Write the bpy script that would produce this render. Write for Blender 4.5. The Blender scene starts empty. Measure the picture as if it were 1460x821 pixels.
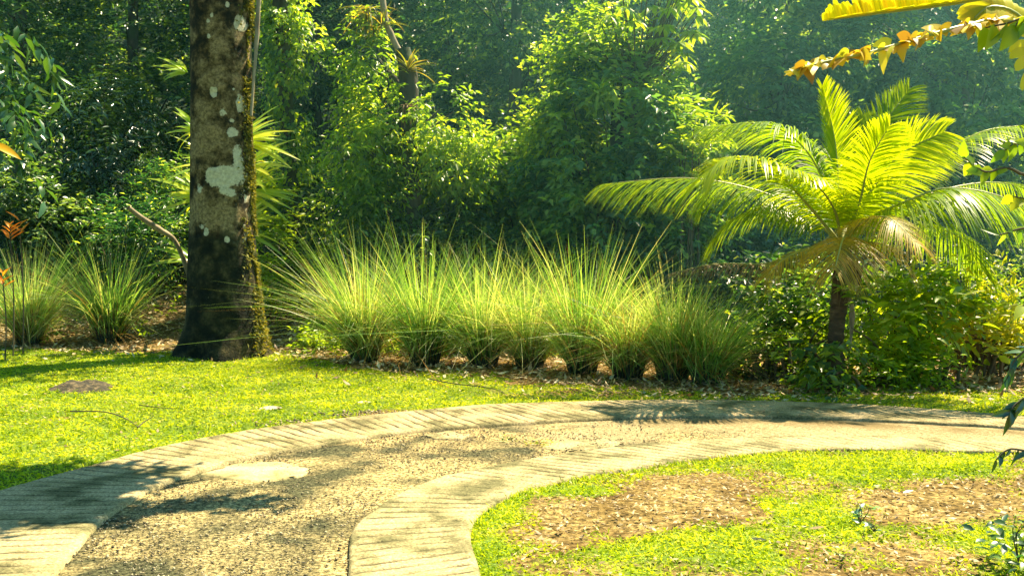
import bpy, math
import numpy as np
from mathutils import Vector
from math import radians as R
PI = math.pi
sc = bpy.context.scene
COL = sc.collection
F = 1460.0
CAMZ = 1.75
PITCH = math.atan((410.5-330)/F)

# ------------------------------------------------------------------ helpers
def W(px, py, Y):
    """photo pixel at world depth Y -> world point"""
    u = (px-730)/F; v = -(py-410.5)/F
    dy = math.cos(PITCH)+v*math.sin(PITCH); dz = -math.sin(PITCH)+v*math.cos(PITCH)
    k = Y/dy
    return np.array([u*k, Y, CAMZ+dz*k])
def G(px, py, z=0.0):
    u = (px-730)/F; v = -(py-410.5)/F
    dy = math.cos(PITCH)+v*math.sin(PITCH); dz = -math.sin(PITCH)+v*math.cos(PITCH)
    k = (z-CAMZ)/dz
    return np.array([u*k, dy*k, z])
def rng(s): return np.random.default_rng(s)
def nrm(a):
    return a/np.maximum(np.linalg.norm(a, axis=-1, keepdims=True), 1e-9)
def hsh(ix, iy, iz, seed):
    h = (ix.astype(np.int64)*374761393 + iy.astype(np.int64)*668265263 + iz.astype(np.int64)*2147483647 + seed*1442695041) & 0xffffffff
    h = ((h ^ (h >> 13))*1274126177) & 0xffffffff
    return ((h ^ (h >> 16)) & 0xffff)/65535.0
def vn3(x, y, z, seed=0):
    ix, iy, iz = np.floor(x), np.floor(y), np.floor(z)
    fx, fy, fz = x-ix, y-iy, z-iz
    fx, fy, fz = [f*f*(3-2*f) for f in (fx, fy, fz)]
    r = 0
    for a in (0, 1):
        for b in (0, 1):
            for c in (0, 1):
                w = (fx if a else 1-fx)*(fy if b else 1-fy)*(fz if c else 1-fz)
                r = r+w*hsh(ix+a, iy+b, iz+c, seed)
    return r
def fbm(x, y, z=None, seed=0, octv=3):
    if z is None: z = np.zeros_like(x)
    r = 0; a = .5; t = 0
    for i in range(octv):
        r = r+a*vn3(x*2**i, y*2**i, z*2**i, seed+i); t += a; a *= .5
    return r/t
def mk(name, V, Fc, mat, parent=None, attrs=None, smooth=False, mats=None, midx=None):
    V = np.ascontiguousarray(V, dtype=np.float32); Fc = np.ascontiguousarray(Fc, dtype=np.int32)
    me = bpy.data.meshes.new(name)
    n, k = Fc.shape
    me.vertices.add(len(V)); me.vertices.foreach_set('co', V.ravel())
    me.loops.add(n*k); me.loops.foreach_set('vertex_index', Fc.ravel())
    me.polygons.add(n); me.polygons.foreach_set('loop_start', np.arange(0, n*k, k, dtype=np.int32))
    me.update(calc_edges=True)
    if smooth: me.polygons.foreach_set('use_smooth', np.ones(n, dtype=bool))
    for an, av in (attrs or {}).items():
        a = me.attributes.new(an, 'FLOAT', 'POINT'); a.data.foreach_set('value', np.ascontiguousarray(av, dtype=np.float32))
    if mats:
        for m in mats: me.materials.append(m)
        me.polygons.foreach_set('material_index', np.ascontiguousarray(midx, dtype=np.int32))
    else: me.materials.append(mat)
    o = bpy.data.objects.new(name, me); COL.objects.link(o)
    if parent is not None: o.parent = parent
    return o
def tag(o, label, cat, group=None, kind=None):
    o['label'] = label
    if cat: o['category'] = cat
    if group: o['group'] = group
    if kind: o['kind'] = kind
    return o
def thing(name, label, cat, group=None, loc=(0, 0, 0)):
    o = bpy.data.objects.new(name, None); COL.objects.link(o); o.empty_display_size = .2
    return tag(o, label, cat, group)
def catv(parts):
    """join (V,F,attrs) tuples with same face arity"""
    Vs, Fs, A = [], [], {}
    off = 0
    for V, Fc, at in parts:
        Vs.append(V); Fs.append(Fc+off); off += len(V)
        for k, v in at.items(): A.setdefault(k, []).append(v)
    return np.concatenate(Vs), np.concatenate(Fs), {k: np.concatenate(v) for k, v in A.items()}

# ------------------------------------------------------------------ materials
def nodes(m):
    m.use_nodes = True; nt = m.node_tree; nt.nodes.clear()
    out = nt.nodes.new('ShaderNodeOutputMaterial')
    return nt, nt.nodes, nt.links, out
def ramp(N, stops, interp='LINEAR'):
    r = N.new('ShaderNodeValToRGB'); r.color_ramp.interpolation = interp
    e = r.color_ramp.elements
    while len(e) < len(stops): e.new(.5)
    for i, (p, c) in enumerate(stops):
        e[i].position = p; e[i].color = (*c, 1)
    return r
def attr(N, name):
    a = N.new('ShaderNodeAttribute'); a.attribute_name = name; return a
def leafmat(name, cols, trans=None, tr=.42, rough=.42, spec=.5, tip=None, nscale=1.3):
    """cols: list of leaf colours picked per leaf by the attribute tint"""
    m = bpy.data.materials.new(name); nt, N, L, out = nodes(m)
    a = attr(N, 'tint')
    st = [(i/(max(1, len(cols)-1)), c) for i, c in enumerate(cols)]
    geo = N.new('ShaderNodeNewGeometry')
    no = N.new('ShaderNodeTexNoise'); no.inputs['Scale'].default_value = nscale; no.inputs['Detail'].default_value = 2
    L.new(geo.outputs['Position'], no.inputs['Vector'])
    ad = N.new('ShaderNodeMath'); ad.operation = 'MULTIPLY_ADD'; ad.inputs[1].default_value = .9; ad.inputs[2].default_value = -.45
    L.new(no.outputs['Fac'], ad.inputs[0])
    ad2 = N.new('ShaderNodeMath'); ad2.operation = 'ADD'; L.new(a.outputs['Fac'], ad2.inputs[0]); L.new(ad.outputs[0], ad2.inputs[1])
    r = ramp(N, st); L.new(ad2.outputs[0], r.inputs[0])
    col = r.outputs[0]
    if tip is not None:
        at = attr(N, 't'); mx = N.new('ShaderNodeMix'); mx.data_type = 'RGBA'
        pr = ramp(N, [(tip[1], (0, 0, 0)), (1, (1, 1, 1))]); L.new(at.outputs['Fac'], pr.inputs[0])
        L.new(pr.outputs[0], mx.inputs[0]); L.new(col, mx.inputs[6]); mx.inputs[7].default_value = (*tip[0], 1)
        col = mx.outputs[2]
    p = N.new('ShaderNodeBsdfPrincipled'); L.new(col, p.inputs['Base Color'])
    p.inputs['Roughness'].default_value = rough; p.inputs['Specular IOR Level'].default_value = spec
    t = N.new('ShaderNodeBsdfTranslucent')
    g = N.new('ShaderNodeMix'); g.data_type = 'RGBA'; g.blend_type = 'MULTIPLY'; g.inputs[0].default_value = 1
    L.new(col, g.inputs[6]); g.inputs[7].default_value = (*(trans or (2.9, 2.5, .6)), 1)
    L.new(g.outputs[2], t.inputs['Color'])
    mx = N.new('ShaderNodeMixShader'); mx.inputs[0].default_value = tr
    L.new(p.outputs[0], mx.inputs[1]); L.new(t.outputs[0], mx.inputs[2]); L.new(mx.outputs[0], out.inputs[0])
    return m
def barkmat(name, stops, scale=6, stretch=(1, 1, .25), bump=.5, rough=.9, moss=None):
    m = bpy.data.materials.new(name); nt, N, L, out = nodes(m)
    geo = N.new('ShaderNodeNewGeometry'); mp = N.new('ShaderNodeMapping'); mp.inputs['Scale'].default_value = stretch
    L.new(geo.outputs['Position'], mp.inputs[0])
    no = N.new('ShaderNodeTexNoise'); no.inputs['Scale'].default_value = scale; no.inputs['Detail'].default_value = 6; no.inputs['Roughness'].default_value = .65
    L.new(mp.outputs[0], no.inputs['Vector'])
    r = ramp(N, stops); L.new(no.outputs['Fac'], r.inputs[0]); col = r.outputs[0]
    if moss:
        n2 = N.new('ShaderNodeTexNoise'); n2.inputs['Scale'].default_value = 2.2; n2.inputs['Detail'].default_value = 5
        L.new(geo.outputs['Position'], n2.inputs['Vector'])
        r2 = ramp(N, [(.48, (0, 0, 0)), (.6, (1, 1, 1))]); L.new(n2.outputs['Fac'], r2.inputs[0])
        mx = N.new('ShaderNodeMix'); mx.data_type = 'RGBA'; L.new(r2.outputs[0], mx.inputs[0]); L.new(col, mx.inputs[6]); mx.inputs[7].default_value = (*moss, 1)
        col = mx.outputs[2]
    p = N.new('ShaderNodeBsdfPrincipled'); L.new(col, p.inputs['Base Color']); p.inputs['Roughness'].default_value = rough
    b = N.new('ShaderNodeBump'); b.inputs['Strength'].default_value = bump; b.inputs['Distance'].default_value = .03
    L.new(no.outputs['Fac'], b.inputs['Height']); L.new(b.outputs[0], p.inputs['Normal'])
    L.new(p.outputs[0], out.inputs[0]); return m

M = {}
M['jungle'] = leafmat('jungle_leaf', [(.008, .042, .030), (.020, .075, .042), (.07, .15, .03), (.26, .36, .08)], tr=.48, rough=.33, spec=.7)
M['jungle_teal'] = leafmat('haze_tinted_leaf', [(.030, .12, .10), (.05, .155, .115), (.08, .20, .11), (.20, .34, .12)], tr=.35, rough=.38, spec=.7)  # haze over the far trees is painted into this leaf colour
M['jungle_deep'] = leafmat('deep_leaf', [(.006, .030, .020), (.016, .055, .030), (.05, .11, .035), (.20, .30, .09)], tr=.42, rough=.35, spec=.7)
M['bright'] = leafmat('bright_leaf', [(.035, .10, .02), (.09, .18, .02), (.18, .30, .02), (.34, .42, .06)], tr=.55, spec=.7, rough=.38)
M['midteal'] = leafmat('mid_leaf', [(.022, .085, .05), (.045, .135, .06), (.10, .21, .06), (.26, .38, .09)], tr=.48, rough=.38, spec=.6)
M['glossy'] = leafmat('glossy_leaf', [(.010, .040, .018), (.02, .06, .02), (.04, .09, .025)], tr=.2, rough=.22, spec=.9)
M['lime'] = leafmat('lime_leaf', [(.08, .17, .015), (.15, .26, .015), (.22, .30, .02)], tr=.5, rough=.38)
M['yellow'] = leafmat('yellow_leaf', [(.20, .28, .015), (.34, .38, .02), (.46, .44, .03)], trans=(1.9, 1.7, .5), tr=.5, rough=.4)
M['strap'] = leafmat('strap_leaf', [(.12, .24, .02), (.28, .40, .03), (.52, .54, .06)], tr=.45, rough=.3)
M['brom'] = leafmat('bromeliad_leaf', [(.06, .07, .02), (.14, .17, .03), (.32, .22, .05)], tr=.4, rough=.4)
M['dead'] = leafmat('dead_leaf', [(.10, .055, .025), (.20, .12, .05), (.34, .24, .12)], trans=(1.4, 1.2, .7), tr=.25, rough=.7)
M['palmlf'] = leafmat('palm_leaflet', [(.07, .16, .02), (.15, .26, .02), (.25, .34, .03)], trans=(2.6, 2.2, .5), tr=.5, rough=.35, spec=.4, nscale=.6)
M['palmyoung'] = leafmat('young_palm_leaflet', [(.17, .28, .015), (.26, .36, .015), (.36, .42, .02)], trans=(2.6, 2.2, .4), tr=.55, rough=.3, nscale=.6)
M['palmyel'] = leafmat('old_palm_leaflet', [(.16, .17, .02), (.38, .29, .025), (.54, .34, .03)], trans=(1.8, 1.5, .5), tr=.45, rough=.45, nscale=3)
M['palmdry'] = leafmat('dry_palm_leaflet', [(.09, .065, .035), (.16, .12, .06), (.24, .18, .1)], trans=(1.3, 1.2, .8), tr=.3, rough=.6, nscale=3)
M['rachis'] = leafmat('frond_rachis', [(.20, .24, .05), (.36, .36, .12)], tr=.0, rough=.4, nscale=2)
M['blade'] = leafmat('tall_grass_blade', [(.05, .15, .03), (.14, .31, .05), (.30, .44, .11), (.58, .62, .32)], trans=(2.0, 1.8, .8), tr=.5, rough=.4, nscale=.9)
M['drybl'] = leafmat('dry_grass_blade', [(.26, .14, .03), (.46, .27, .06), (.58, .42, .16)], trans=(1.5, 1.3, .7), tr=.35, rough=.55)
M['lawn'] = leafmat('lawn_blade', [(.12, .22, .012), (.27, .38, .015), (.42, .50, .02), (.60, .60, .10)], trans=(1.9, 1.6, .4), tr=.42, rough=.6, spec=.2, nscale=1.6)
M['orange'] = leafmat('orange_bract', [(.85, .22, .01), (.95, .38, .02)], trans=(1.4, 1.3, 1), tr=.4)
M['banana'] = leafmat('banana_lamina', [(.42, .46, .015), (.55, .54, .02), (.62, .50, .03)], trans=(1.7, 1.5, .4), tr=.55, rough=.35, nscale=2)
M['bananadry'] = leafmat('torn_banana_lamina', [(.24, .14, .03), (.50, .38, .03), (.66, .58, .06), (.42, .46, .05)], trans=(1.6, 1.4, .5), tr=.45, rough=.45, nscale=6)
M['moss'] = leafmat('moss_tuft', [(.06, .08, .01), (.16, .17, .02), (.30, .27, .04)], trans=(1.6, 1.4, .5), tr=.4, rough=.7, nscale=5)
M['bark'] = barkmat('jungle_bark', [(.3, (.018, .016, .011)), (.55, (.06, .052, .035)), (.75, (.14, .12, .08))], moss=(.03, .05, .015))
M['barkpale'] = barkmat('pale_bark', [(.3, (.12, .09, .06)), (.6, (.34, .28, .19)), (.8, (.5, .44, .32))], scale=9)
M['twig'] = barkmat('twig_bark', [(.3, (.05, .04, .02)), (.7, (.14, .11, .06))], scale=12, bump=.2)
M['stick'] = barkmat('stick_bark', [(.3, (.035, .03, .018)), (.7, (.10, .08, .05))], scale=20, bump=.2)
M['palmbark'] = barkmat('palm_bark', [(.3, (.03, .022, .015)), (.55, (.08, .055, .035)), (.75, (.18, .13, .08))], scale=8, stretch=(1, 1, 3))

# ------------------------------------------------------------------ shape generators
def frame(D, Nn):
    D = nrm(D); S = np.cross(D, Nn); bad = np.linalg.norm(S, axis=-1) < 1e-4
    S[bad] = np.cross(D[bad], np.array([1., 0.1, 0])); S = nrm(S); Nn = np.cross(S, D)
    return D, S, Nn
def leaves2(P, D, Nn, L, Wd, tint, fold=.25, wide=.45, curl=.12):
    """two-triangle folded leaves"""
    D, S, Nn = frame(D, Nn); L = L[:, None]; Wd = Wd[:, None]
    n = len(P)
    mid = P+D*L*wide+Nn*L*curl*.6
    a = mid+S*Wd*.5+Nn*Wd*fold*.5; b = mid-S*Wd*.5+Nn*Wd*fold*.5
    tip = P+D*L-Nn*L*curl
    V = np.stack([P, a, tip, b], 1).reshape(-1, 3)
    i = np.arange(n)[:, None]*4
    Fc = np.concatenate([i+[0, 1, 2], i+[0, 2, 3]])
    return V, Fc, {'tint': np.repeat(tint, 4)}
def leavesN(P, D, Nn, L, Wd, tint, seg=4, fold=.25, curl=.3, prof=None):
    """longer folded leaf: rows of three vertices, quads"""
    D, S, Nn = frame(D, Nn); n = len(P)
    ts = np.linspace(0, 1, seg+1)
    if prof is None: prof = np.sin(PI*ts**.75)**.8
    prof = np.maximum(prof, .04)
    rows = []
    for t, w in zip(ts, prof):
        c = P+D*(L*t)[:, None]*(1-.15*curl*t)-Nn*(L*curl*t*t)[:, None]+np.array([0, 0, 0])
        a = c+S*(Wd*w*.5)[:, None]+Nn*(Wd*w*fold*.5)[:, None]; b = c-S*(Wd*w*.5)[:, None]+Nn*(Wd*w*fold*.5)[:, None]
        rows.append(np.stack([a, c, b], 1))
    V = np.stack(rows, 1).reshape(-1, 3)            # n, seg+1, 3
    base = np.arange(n)[:, None]*(3*(seg+1)); Fs = []
    for s in range(seg):
        for k in (0, 1):
            q = s*3+k; Fs.append(base+[q, q+1, q+4, q+3])
    return V, np.concatenate(Fs), {'tint': np.repeat(tint, 3*(seg+1)), 't': np.tile(np.repeat(ts, 3), n)}
def ribbons(P, D, L, Wd, droop, tint, seg=4, side=None, prof=None, kink=None, r=None, bend=None):
    """flat strips bending under gravity"""
    D = nrm(D); n = len(P)
    if side is None:
        side = np.cross(D, r.normal(size=(n, 3)))
    side = nrm(side)
    ts = np.linspace(0, 1, seg+1)
    if prof is None: prof = (1-ts**2.2)*.9+.1
    rows = []
    for t, w in zip(ts, prof):
        c = P+D*(L*t)[:, None]
        c[:, 2] -= droop*L*t*t
        if bend is not None: c = c+bend*(L*t*t)[:, None]
        if kink is not None and t > .5: c = c+kink*((t-.5)*L)[:, None]
        rows.append(np.stack([c+side*(Wd*w*.5)[:, None], c-side*(Wd*w*.5)[:, None]], 1))
    V = np.stack(rows, 1).reshape(-1, 3)
    base = np.arange(n)[:, None]*(2*(seg+1))
    Fc = np.concatenate([base+[2*s, 2*s+1, 2*s+3, 2*s+2] for s in range(seg)])
    return V, Fc, {'tint': np.repeat(tint, 2*(seg+1)), 't': np.tile(np.repeat(ts, 2), n)}
def bez(pts, n):
    """Catmull-Rom through points"""
    p = np.array(pts, float); p = np.vstack([2*p[0]-p[1], p, 2*p[-1]-p[-2]])
    m = len(p)-3; o = []
    for u in np.linspace(0, m-1e-6, n):
        i = int(u); t = u-i; a, b, c, d = p[i:i+4]
        o.append(.5*((2*b)+(-a+c)*t+(2*a-5*b+4*c-d)*t*t+(-a+3*b-3*c+d)*t**3))
    return np.array(o)
def tube(pts, rad, seg=10, n=None, rough=0, seed=0, cap=True):
    pts = np.array(pts, float); rad = np.array(rad, float)
    if n: 
        q = bez(pts, n); rad = np.interp(np.linspace(0, 1, n), np.linspace(0, 1, len(rad)), rad); pts = q
    T = nrm(np.gradient(pts, axis=0)); m = len(pts)
    ref = np.array([0, 1., 0.]) if abs(T[0][2]) > .7 else np.array([0, 0, 1.])
    A = nrm(np.cross(T, ref)); B = np.cross(T, A)
    th = np.linspace(0, 2*PI, seg, endpoint=False)
    rr = rad[:, None]*np.ones(seg)
    if rough:
        x = np.cos(th)[None]*1.5+0*rr; y = np.sin(th)[None]*1.5+0*rr; z = (np.arange(m)[:, None]*.35)+0*rr
        rr = rr*(1+rough*(fbm(x+5, y+5, z, seed)-.5)*2)
    V = pts[:, None]+A[:, None]*(rr*np.cos(th))[..., None]+B[:, None]*(rr*np.sin(th))[..., None]
    V = V.reshape(-1, 3)
    i = np.arange(m-1)[:, None]*seg; j = np.arange(seg)[None]; j2 = (j+1) % seg
    Fc = np.stack([i+j, i+j2, i+seg+j2, i+seg+j], -1).reshape(-1, 4)
    return V, Fc, {'tint': np.full(len(V), .5), 't': np.repeat(np.linspace(0, 1, m), seg)}
def sprays(C, O, tl, nl, L, Wd, r, hang=.3, droop=.3, jit=.35, planar=1.0, tv=None, lvar=.3):
    """twigs at C going O, alternate leaves along each; returns leaf arrays"""
    n = len(C); O = nrm(O)
    S = nrm(np.cross(O, np.array([0, 0, 1.]))+1e-4)
    t = (np.arange(nl)+.6)/nl
    sg = np.where(np.arange(nl) % 2 == 0, 1., -1.)
    tlr = tl*r.uniform(.6, 1.3, n)
    P = C[:, None]+O[:, None]*(tlr[:, None]*t)[..., None]
    P[..., 2] -= droop*tlr[:, None]*t**2
    P += r.normal(scale=.12*L, size=P.shape)
    D = O[:, None]*(.35+.5*t)[None, :, None]+S[:, None]*sg[None, :, None]*.9+r.normal(scale=jit, size=P.shape)
    D[..., 2] -= hang
    Nn = np.zeros_like(P); Nn[..., 2] = planar; Nn += r.normal(scale=.45, size=P.shape)+O[:, None]*.25
    k = n*nl
    tb = (r.uniform(0, 1, n) if tv is None else tv)
    tint = np.clip(tb[:, None]*.6+r.uniform(0, .4, (n, nl)), 0, 1).ravel(); tint = np.where(r.uniform(size=n*nl) < .07, 1.5, tint)  # scattered leaves take the brightest colour, painted as if sunlit
    return (P.reshape(k, 3), D.reshape(k, 3), Nn.reshape(k, 3), L*r.uniform(1-lvar, 1+lvar, k), Wd*r.uniform(1-lvar, 1+lvar, k), tint)
def lobepts(lobes, n, r, freq=1.1, thr=.42, seed=0, shell=.55):
    """points in the outer part of ellipsoid lobes, clumped by noise"""
    P, O = [], []
    vol = np.array([l[3]*l[4]*l[5] for l in lobes])**(2/3); vol = vol/vol.sum()
    for l, v in zip(lobes, vol):
        k = int(n*v*2.2)
        d = nrm(r.normal(size=(k, 3))); rr = r.uniform(shell, 1.05, k)[:, None]
        p = np.array(l[:3])+d*rr*np.array(l[3:6])
        nz = fbm(p[:, 0]*freq, p[:, 1]*freq, p[:, 2]*freq*1.3, seed, 2)
        ok = (nz > thr)
        P.append(p[ok][:int(n*v)]); O.append(d[ok][:int(n*v)])
    return np.concatenate(P), np.concatenate(O)

# ------------------------------------------------------------------ driveway outline (photo ground points -> world)
def pl(pts, n=140):
    g = np.array([G(x, y)[:2] for x, y in pts]); g3 = np.column_stack([g, np.zeros(len(g))])
    q = bez(g3, 600)[:, :2]; d = np.concatenate([[0], np.cumsum(np.linalg.norm(np.diff(q, axis=0), axis=1))])
    s = np.linspace(0, d[-1], n)
    return np.column_stack([np.interp(s, d, q[:, 0]), np.interp(s, d, q[:, 1])])
E1 = pl([(-1000, 1250), (-560, 950), (-200, 770), (0, 704), (130, 668), (230, 641), (350, 618), (480, 601), (600, 588), (700, 580), (820, 576), (950, 573.5), (1080, 575), (1200, 579), (1330, 587), (1460, 598), (1700, 622), (2000, 660)])
E2 = pl([(-420, 1400), (-90, 980), (80, 821), (151, 743), (235, 693), (336, 661), (433, 642), (596, 618), (800, 603), (950, 597), (1080, 597), (1200, 600), (1330, 606), (1460, 614), (1700, 640), (2000, 682)])
E3 = pl([(470, 1150), (488, 940), (497, 821), (502, 763), (532, 733), (566, 710), (626, 686), (700, 669), (774, 656), (821, 649), (922, 637), (1040, 629), (1121, 626), (1205, 625), (1272, 626), (1340, 629), (1460, 637), (1700, 662), (2000, 710)])
E4 = pl([(760, 1150), (705, 940), (684, 821), (671, 775), (676, 748), (693, 731), (727, 710), (774, 696), (834, 683), (902, 672), (970, 662), (1037, 654), (1104, 648), (1205, 645), (1272, 645), (1373, 647), (1460, 650), (1700, 674), (2000, 725)])
def inpoly(x, y, poly):
    x0 = x.ravel(); y0 = y.ravel(); ins = np.zeros(len(x0), bool)
    p = poly; q = np.roll(poly, -1, 0)
    for a, b in zip(p, q):
        c = ((a[1] > y0) != (b[1] > y0))
        ins ^= c & (x0 < (b[0]-a[0])*(y0-a[1])/((b[1]-a[1])+1e-12)+a[0])
    return ins.reshape(x.shape)
ROAD = np.vstack([E1, E4[::-1]]); MIDP = np.vstack([E2, E3[::-1]])
def dist_line(x, y, line, rmax=1e9):
    d = np.full(x.shape, 1e9)
    for a in line[::2]:
        d = np.minimum(d, (x-a[0])**2+(y-a[1])**2)
    return np.sqrt(d)

LB = np.array([G(x, y)[:2] for x, y in [(-900, 497), (0, 496), (200, 498), (380, 500), (500, 524), (640, 532), (850, 550), (1000, 566), (1150, 566), (1300, 556), (1460, 556), (2200, 570)]])
def lawn_back(x): return np.interp(x, LB[:, 0], LB[:, 1])
def blob(x, y, px, py, rx, ry):
    c = G(px, py); wx = rx*c[1]/F; wy = ry*c[1]**2/(F*CAMZ)
    return np.exp(-(((x-c[0])/wx)**2+((y-c[1])/wy)**2))
def grassy(x, y):
    """0..1 how much living grass stands at (x,y)"""
    n = fbm(x*1.6, y*1.6, seed=5, octv=4); n2 = fbm(x*6, y*6, seed=9, octv=2)
    g = .55+(n-.5)*1.5+(n2-.5)*.7
    # right lawn patches
    for a in [(1250, 664, 230, 16, .8), (850, 700, 75, 12, .6), (1010, 790, 150, 32, .6), (692, 790, 30, 40, .6), (1440, 770, 60, 40, .7), (1080, 725, 90, 14, .35), (1120, 690, 90, 12, .3), (1230, 730, 60, 16, .3)]:
        g = g+a[4]*blob(x, y, *a[:4])
    for a in [(1000, 695, 150, 24, -.95), (850, 745, 130, 34, -.85), (960, 728, 120, 16, -.6), (1340, 722, 120, 32, -.85), (1180, 790, 90, 30, -.55), (1290, 790, 80, 25, -.5), (1390, 690, 60, 16, -.3), (760, 800, 60, 20, -.3)]:
        g = g+a[4]*blob(x, y, *a[:4])
    side = (x > -20) & (y > np.interp(x, E1[:, 0], E1[:, 1]))
    gl = .95+(n-.5)*.5+(n2-.5)*.5
    for a in [(560, 590, 80, 7, -.9), (700, 560, 120, 9, -.35), (300, 515, 120, 8, -.1), (480, 600, 70, 5, -.7), (90, 640, 60, 12, -.2), (90, 600, 30, 5, -.5), (1250, 575, 60, 5, -.3), (900, 560, 120, 7, -.4)]:
        gl = gl+a[4]*blob(x, y, *a[:4])
    g = np.where(side, gl, g)
    back = lawn_back(x)+(n2-.5)*.8+(n-.5)*.8
    g = np.where(y > back, .15*(n > .55)+np.where(y > 22, 0, 0), g)
    return np.clip(g, 0, 1)
def ground_z(x, y):
    z = (fbm(x*.8, y*.8, seed=3)-.5)*.10+(fbm(x*5, y*5, seed=4)-.5)*.025
    d = np.clip(np.where(near_road(x, y), 0, 1), 0, 1)
    z = z*np.clip(fade(x, y), 0, 1)
    hill = np.clip((y-24)/70, 0, 1); z = z+34*hill**1.15*np.clip(1-(y-130)/300, .6, 1)+.21*(np.clip(y-15.2, 0, 9)-.8*(1-np.exp(-np.clip(y-15.2, 0, 9)/.8)))
    z = z+np.clip((y-9), 0, 10)*.0
    # shallow drainage dip across the near lawn on the right
    return z
def near_road(x, y): return np.zeros(x.shape, bool)
_line_all = np.vstack([E1[::2], E4[::2]])
def fade(x, y):
    ins = inpoly(x, y, ROAD); f = np.ones(x.shape)
    m = (y < 16) & (y > -1) & (np.abs(x) < 12)
    d = np.full(x.shape, 9.)
    d[m] = dist_line(x[m], y[m], _line_all)
    f = np.clip(d/.6, 0, 1); f[ins] = 0
    return f

# ------------------------------------------------------------------ ground sheet
def axis(a, b, st, outs):
    c = np.arange(a, b+1e-6, st); lo = a-np.array(outs)[::-1]; hi = b+np.array(outs)
    return np.concatenate([lo, c, hi])
outs = [.3, .8, 1.6, 3, 5, 8, 12, 18, 28, 45, 80, 160, 320, 600]
xs = axis(-9, 8, .05, outs); ys = axis(3.5, 19, .05, outs)
gx, gy = np.meshgrid(xs, ys)
gz = ground_z(gx, gy)
gg = grassy(gx, gy)
ins = inpoly(gx, gy, ROAD); gz[ins] -= .006
nx, ny = len(xs), len(ys)
V = np.stack([gx, gy, gz], -1).reshape(-1, 3)
i = np.arange(ny-1)[:, None]*nx+np.arange(nx-1)[None]
Fc = np.stack([i, i+1, i+nx+1, i+nx], -1).reshape(-1, 4)
m = bpy.data.materials.new('ground_soil'); nt, N, L, out = nodes(m)
geo = N.new('ShaderNodeNewGeometry')
n1 = N.new('ShaderNodeTexNoise'); n1.inputs['Scale'].default_value = 22; n1.inputs['Detail'].default_value = 8; n1.inputs['Roughness'].default_value = .7
n2 = N.new('ShaderNodeTexNoise'); n2.inputs['Scale'].default_value = 2.2; n2.inputs['Detail'].default_value = 5
n3 = N.new('ShaderNodeTexVoronoi'); n3.inputs['Scale'].default_value = 28
for q in (n1, n2, n3): L.new(geo.outputs['Position'], q.inputs['Vector'])
r1 = ramp(N, [(.3, (.035, .026, .010)), (.43, (.11, .08, .03)), (.54, (.26, .19, .08)), (.68, (.50, .40, .19))]); L.new(n1.outputs['Fac'], r1.inputs[0])
r2 = ramp(N, [(.35, (.60, .50, .33)), (.65, (1.2, 1.1, .9))]); L.new(n2.outputs['Fac'], r2.inputs[0])
mu = N.new('ShaderNodeMix'); mu.data_type = 'RGBA'; mu.blend_type = 'MULTIPLY'; mu.inputs[0].default_value = 1
L.new(r1.outputs[0], mu.inputs[6]); L.new(r2.outputs[0], mu.inputs[7])
rg = ramp(N, [(.35, (.05, .09, .012)), (.55, (.12, .18, .02)), (.75, (.24, .27, .05))]); L.new(n1.outputs['Fac'], rg.inputs[0])
ga = attr(N, 'grass'); rr = ramp(N, [(.35, (0, 0, 0)), (.7, (1, 1, 1))]); L.new(ga.outputs['Fac'], rr.inputs[0])
mg = N.new('ShaderNodeMix'); mg.data_type = 'RGBA'; L.new(rr.outputs[0], mg.inputs[0]); L.new(mu.outputs[2], mg.inputs[6]); L.new(rg.outputs[0], mg.inputs[7])
# leafy dark cover on the far slope
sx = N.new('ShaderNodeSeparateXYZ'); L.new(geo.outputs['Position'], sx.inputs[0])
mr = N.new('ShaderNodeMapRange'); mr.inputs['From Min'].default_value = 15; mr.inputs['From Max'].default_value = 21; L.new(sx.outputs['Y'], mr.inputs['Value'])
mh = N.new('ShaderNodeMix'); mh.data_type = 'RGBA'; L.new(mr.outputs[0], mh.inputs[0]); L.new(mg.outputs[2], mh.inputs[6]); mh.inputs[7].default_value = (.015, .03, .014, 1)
p = N.new('ShaderNodeBsdfPrincipled'); p.inputs['Roughness'].default_value = .95; p.inputs['Specular IOR Level'].default_value = .15; L.new(mh.outputs[2], p.inputs['Base Color'])
b = N.new('ShaderNodeBump'); b.inputs['Strength'].default_value = .8; b.inputs['Distance'].default_value = .03; L.new(n1.outputs['Fac'], b.inputs['Height']); L.new(b.outputs[0], p.inputs['Normal'])
L.new(p.outputs[0], out.inputs[0])
gr = mk('ground', V, Fc, m, attrs={'grass': gg.ravel()}, smooth=True)
tag(gr, 'lawn and leaf strewn soil around the driveway', None, kind='structure')

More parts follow.
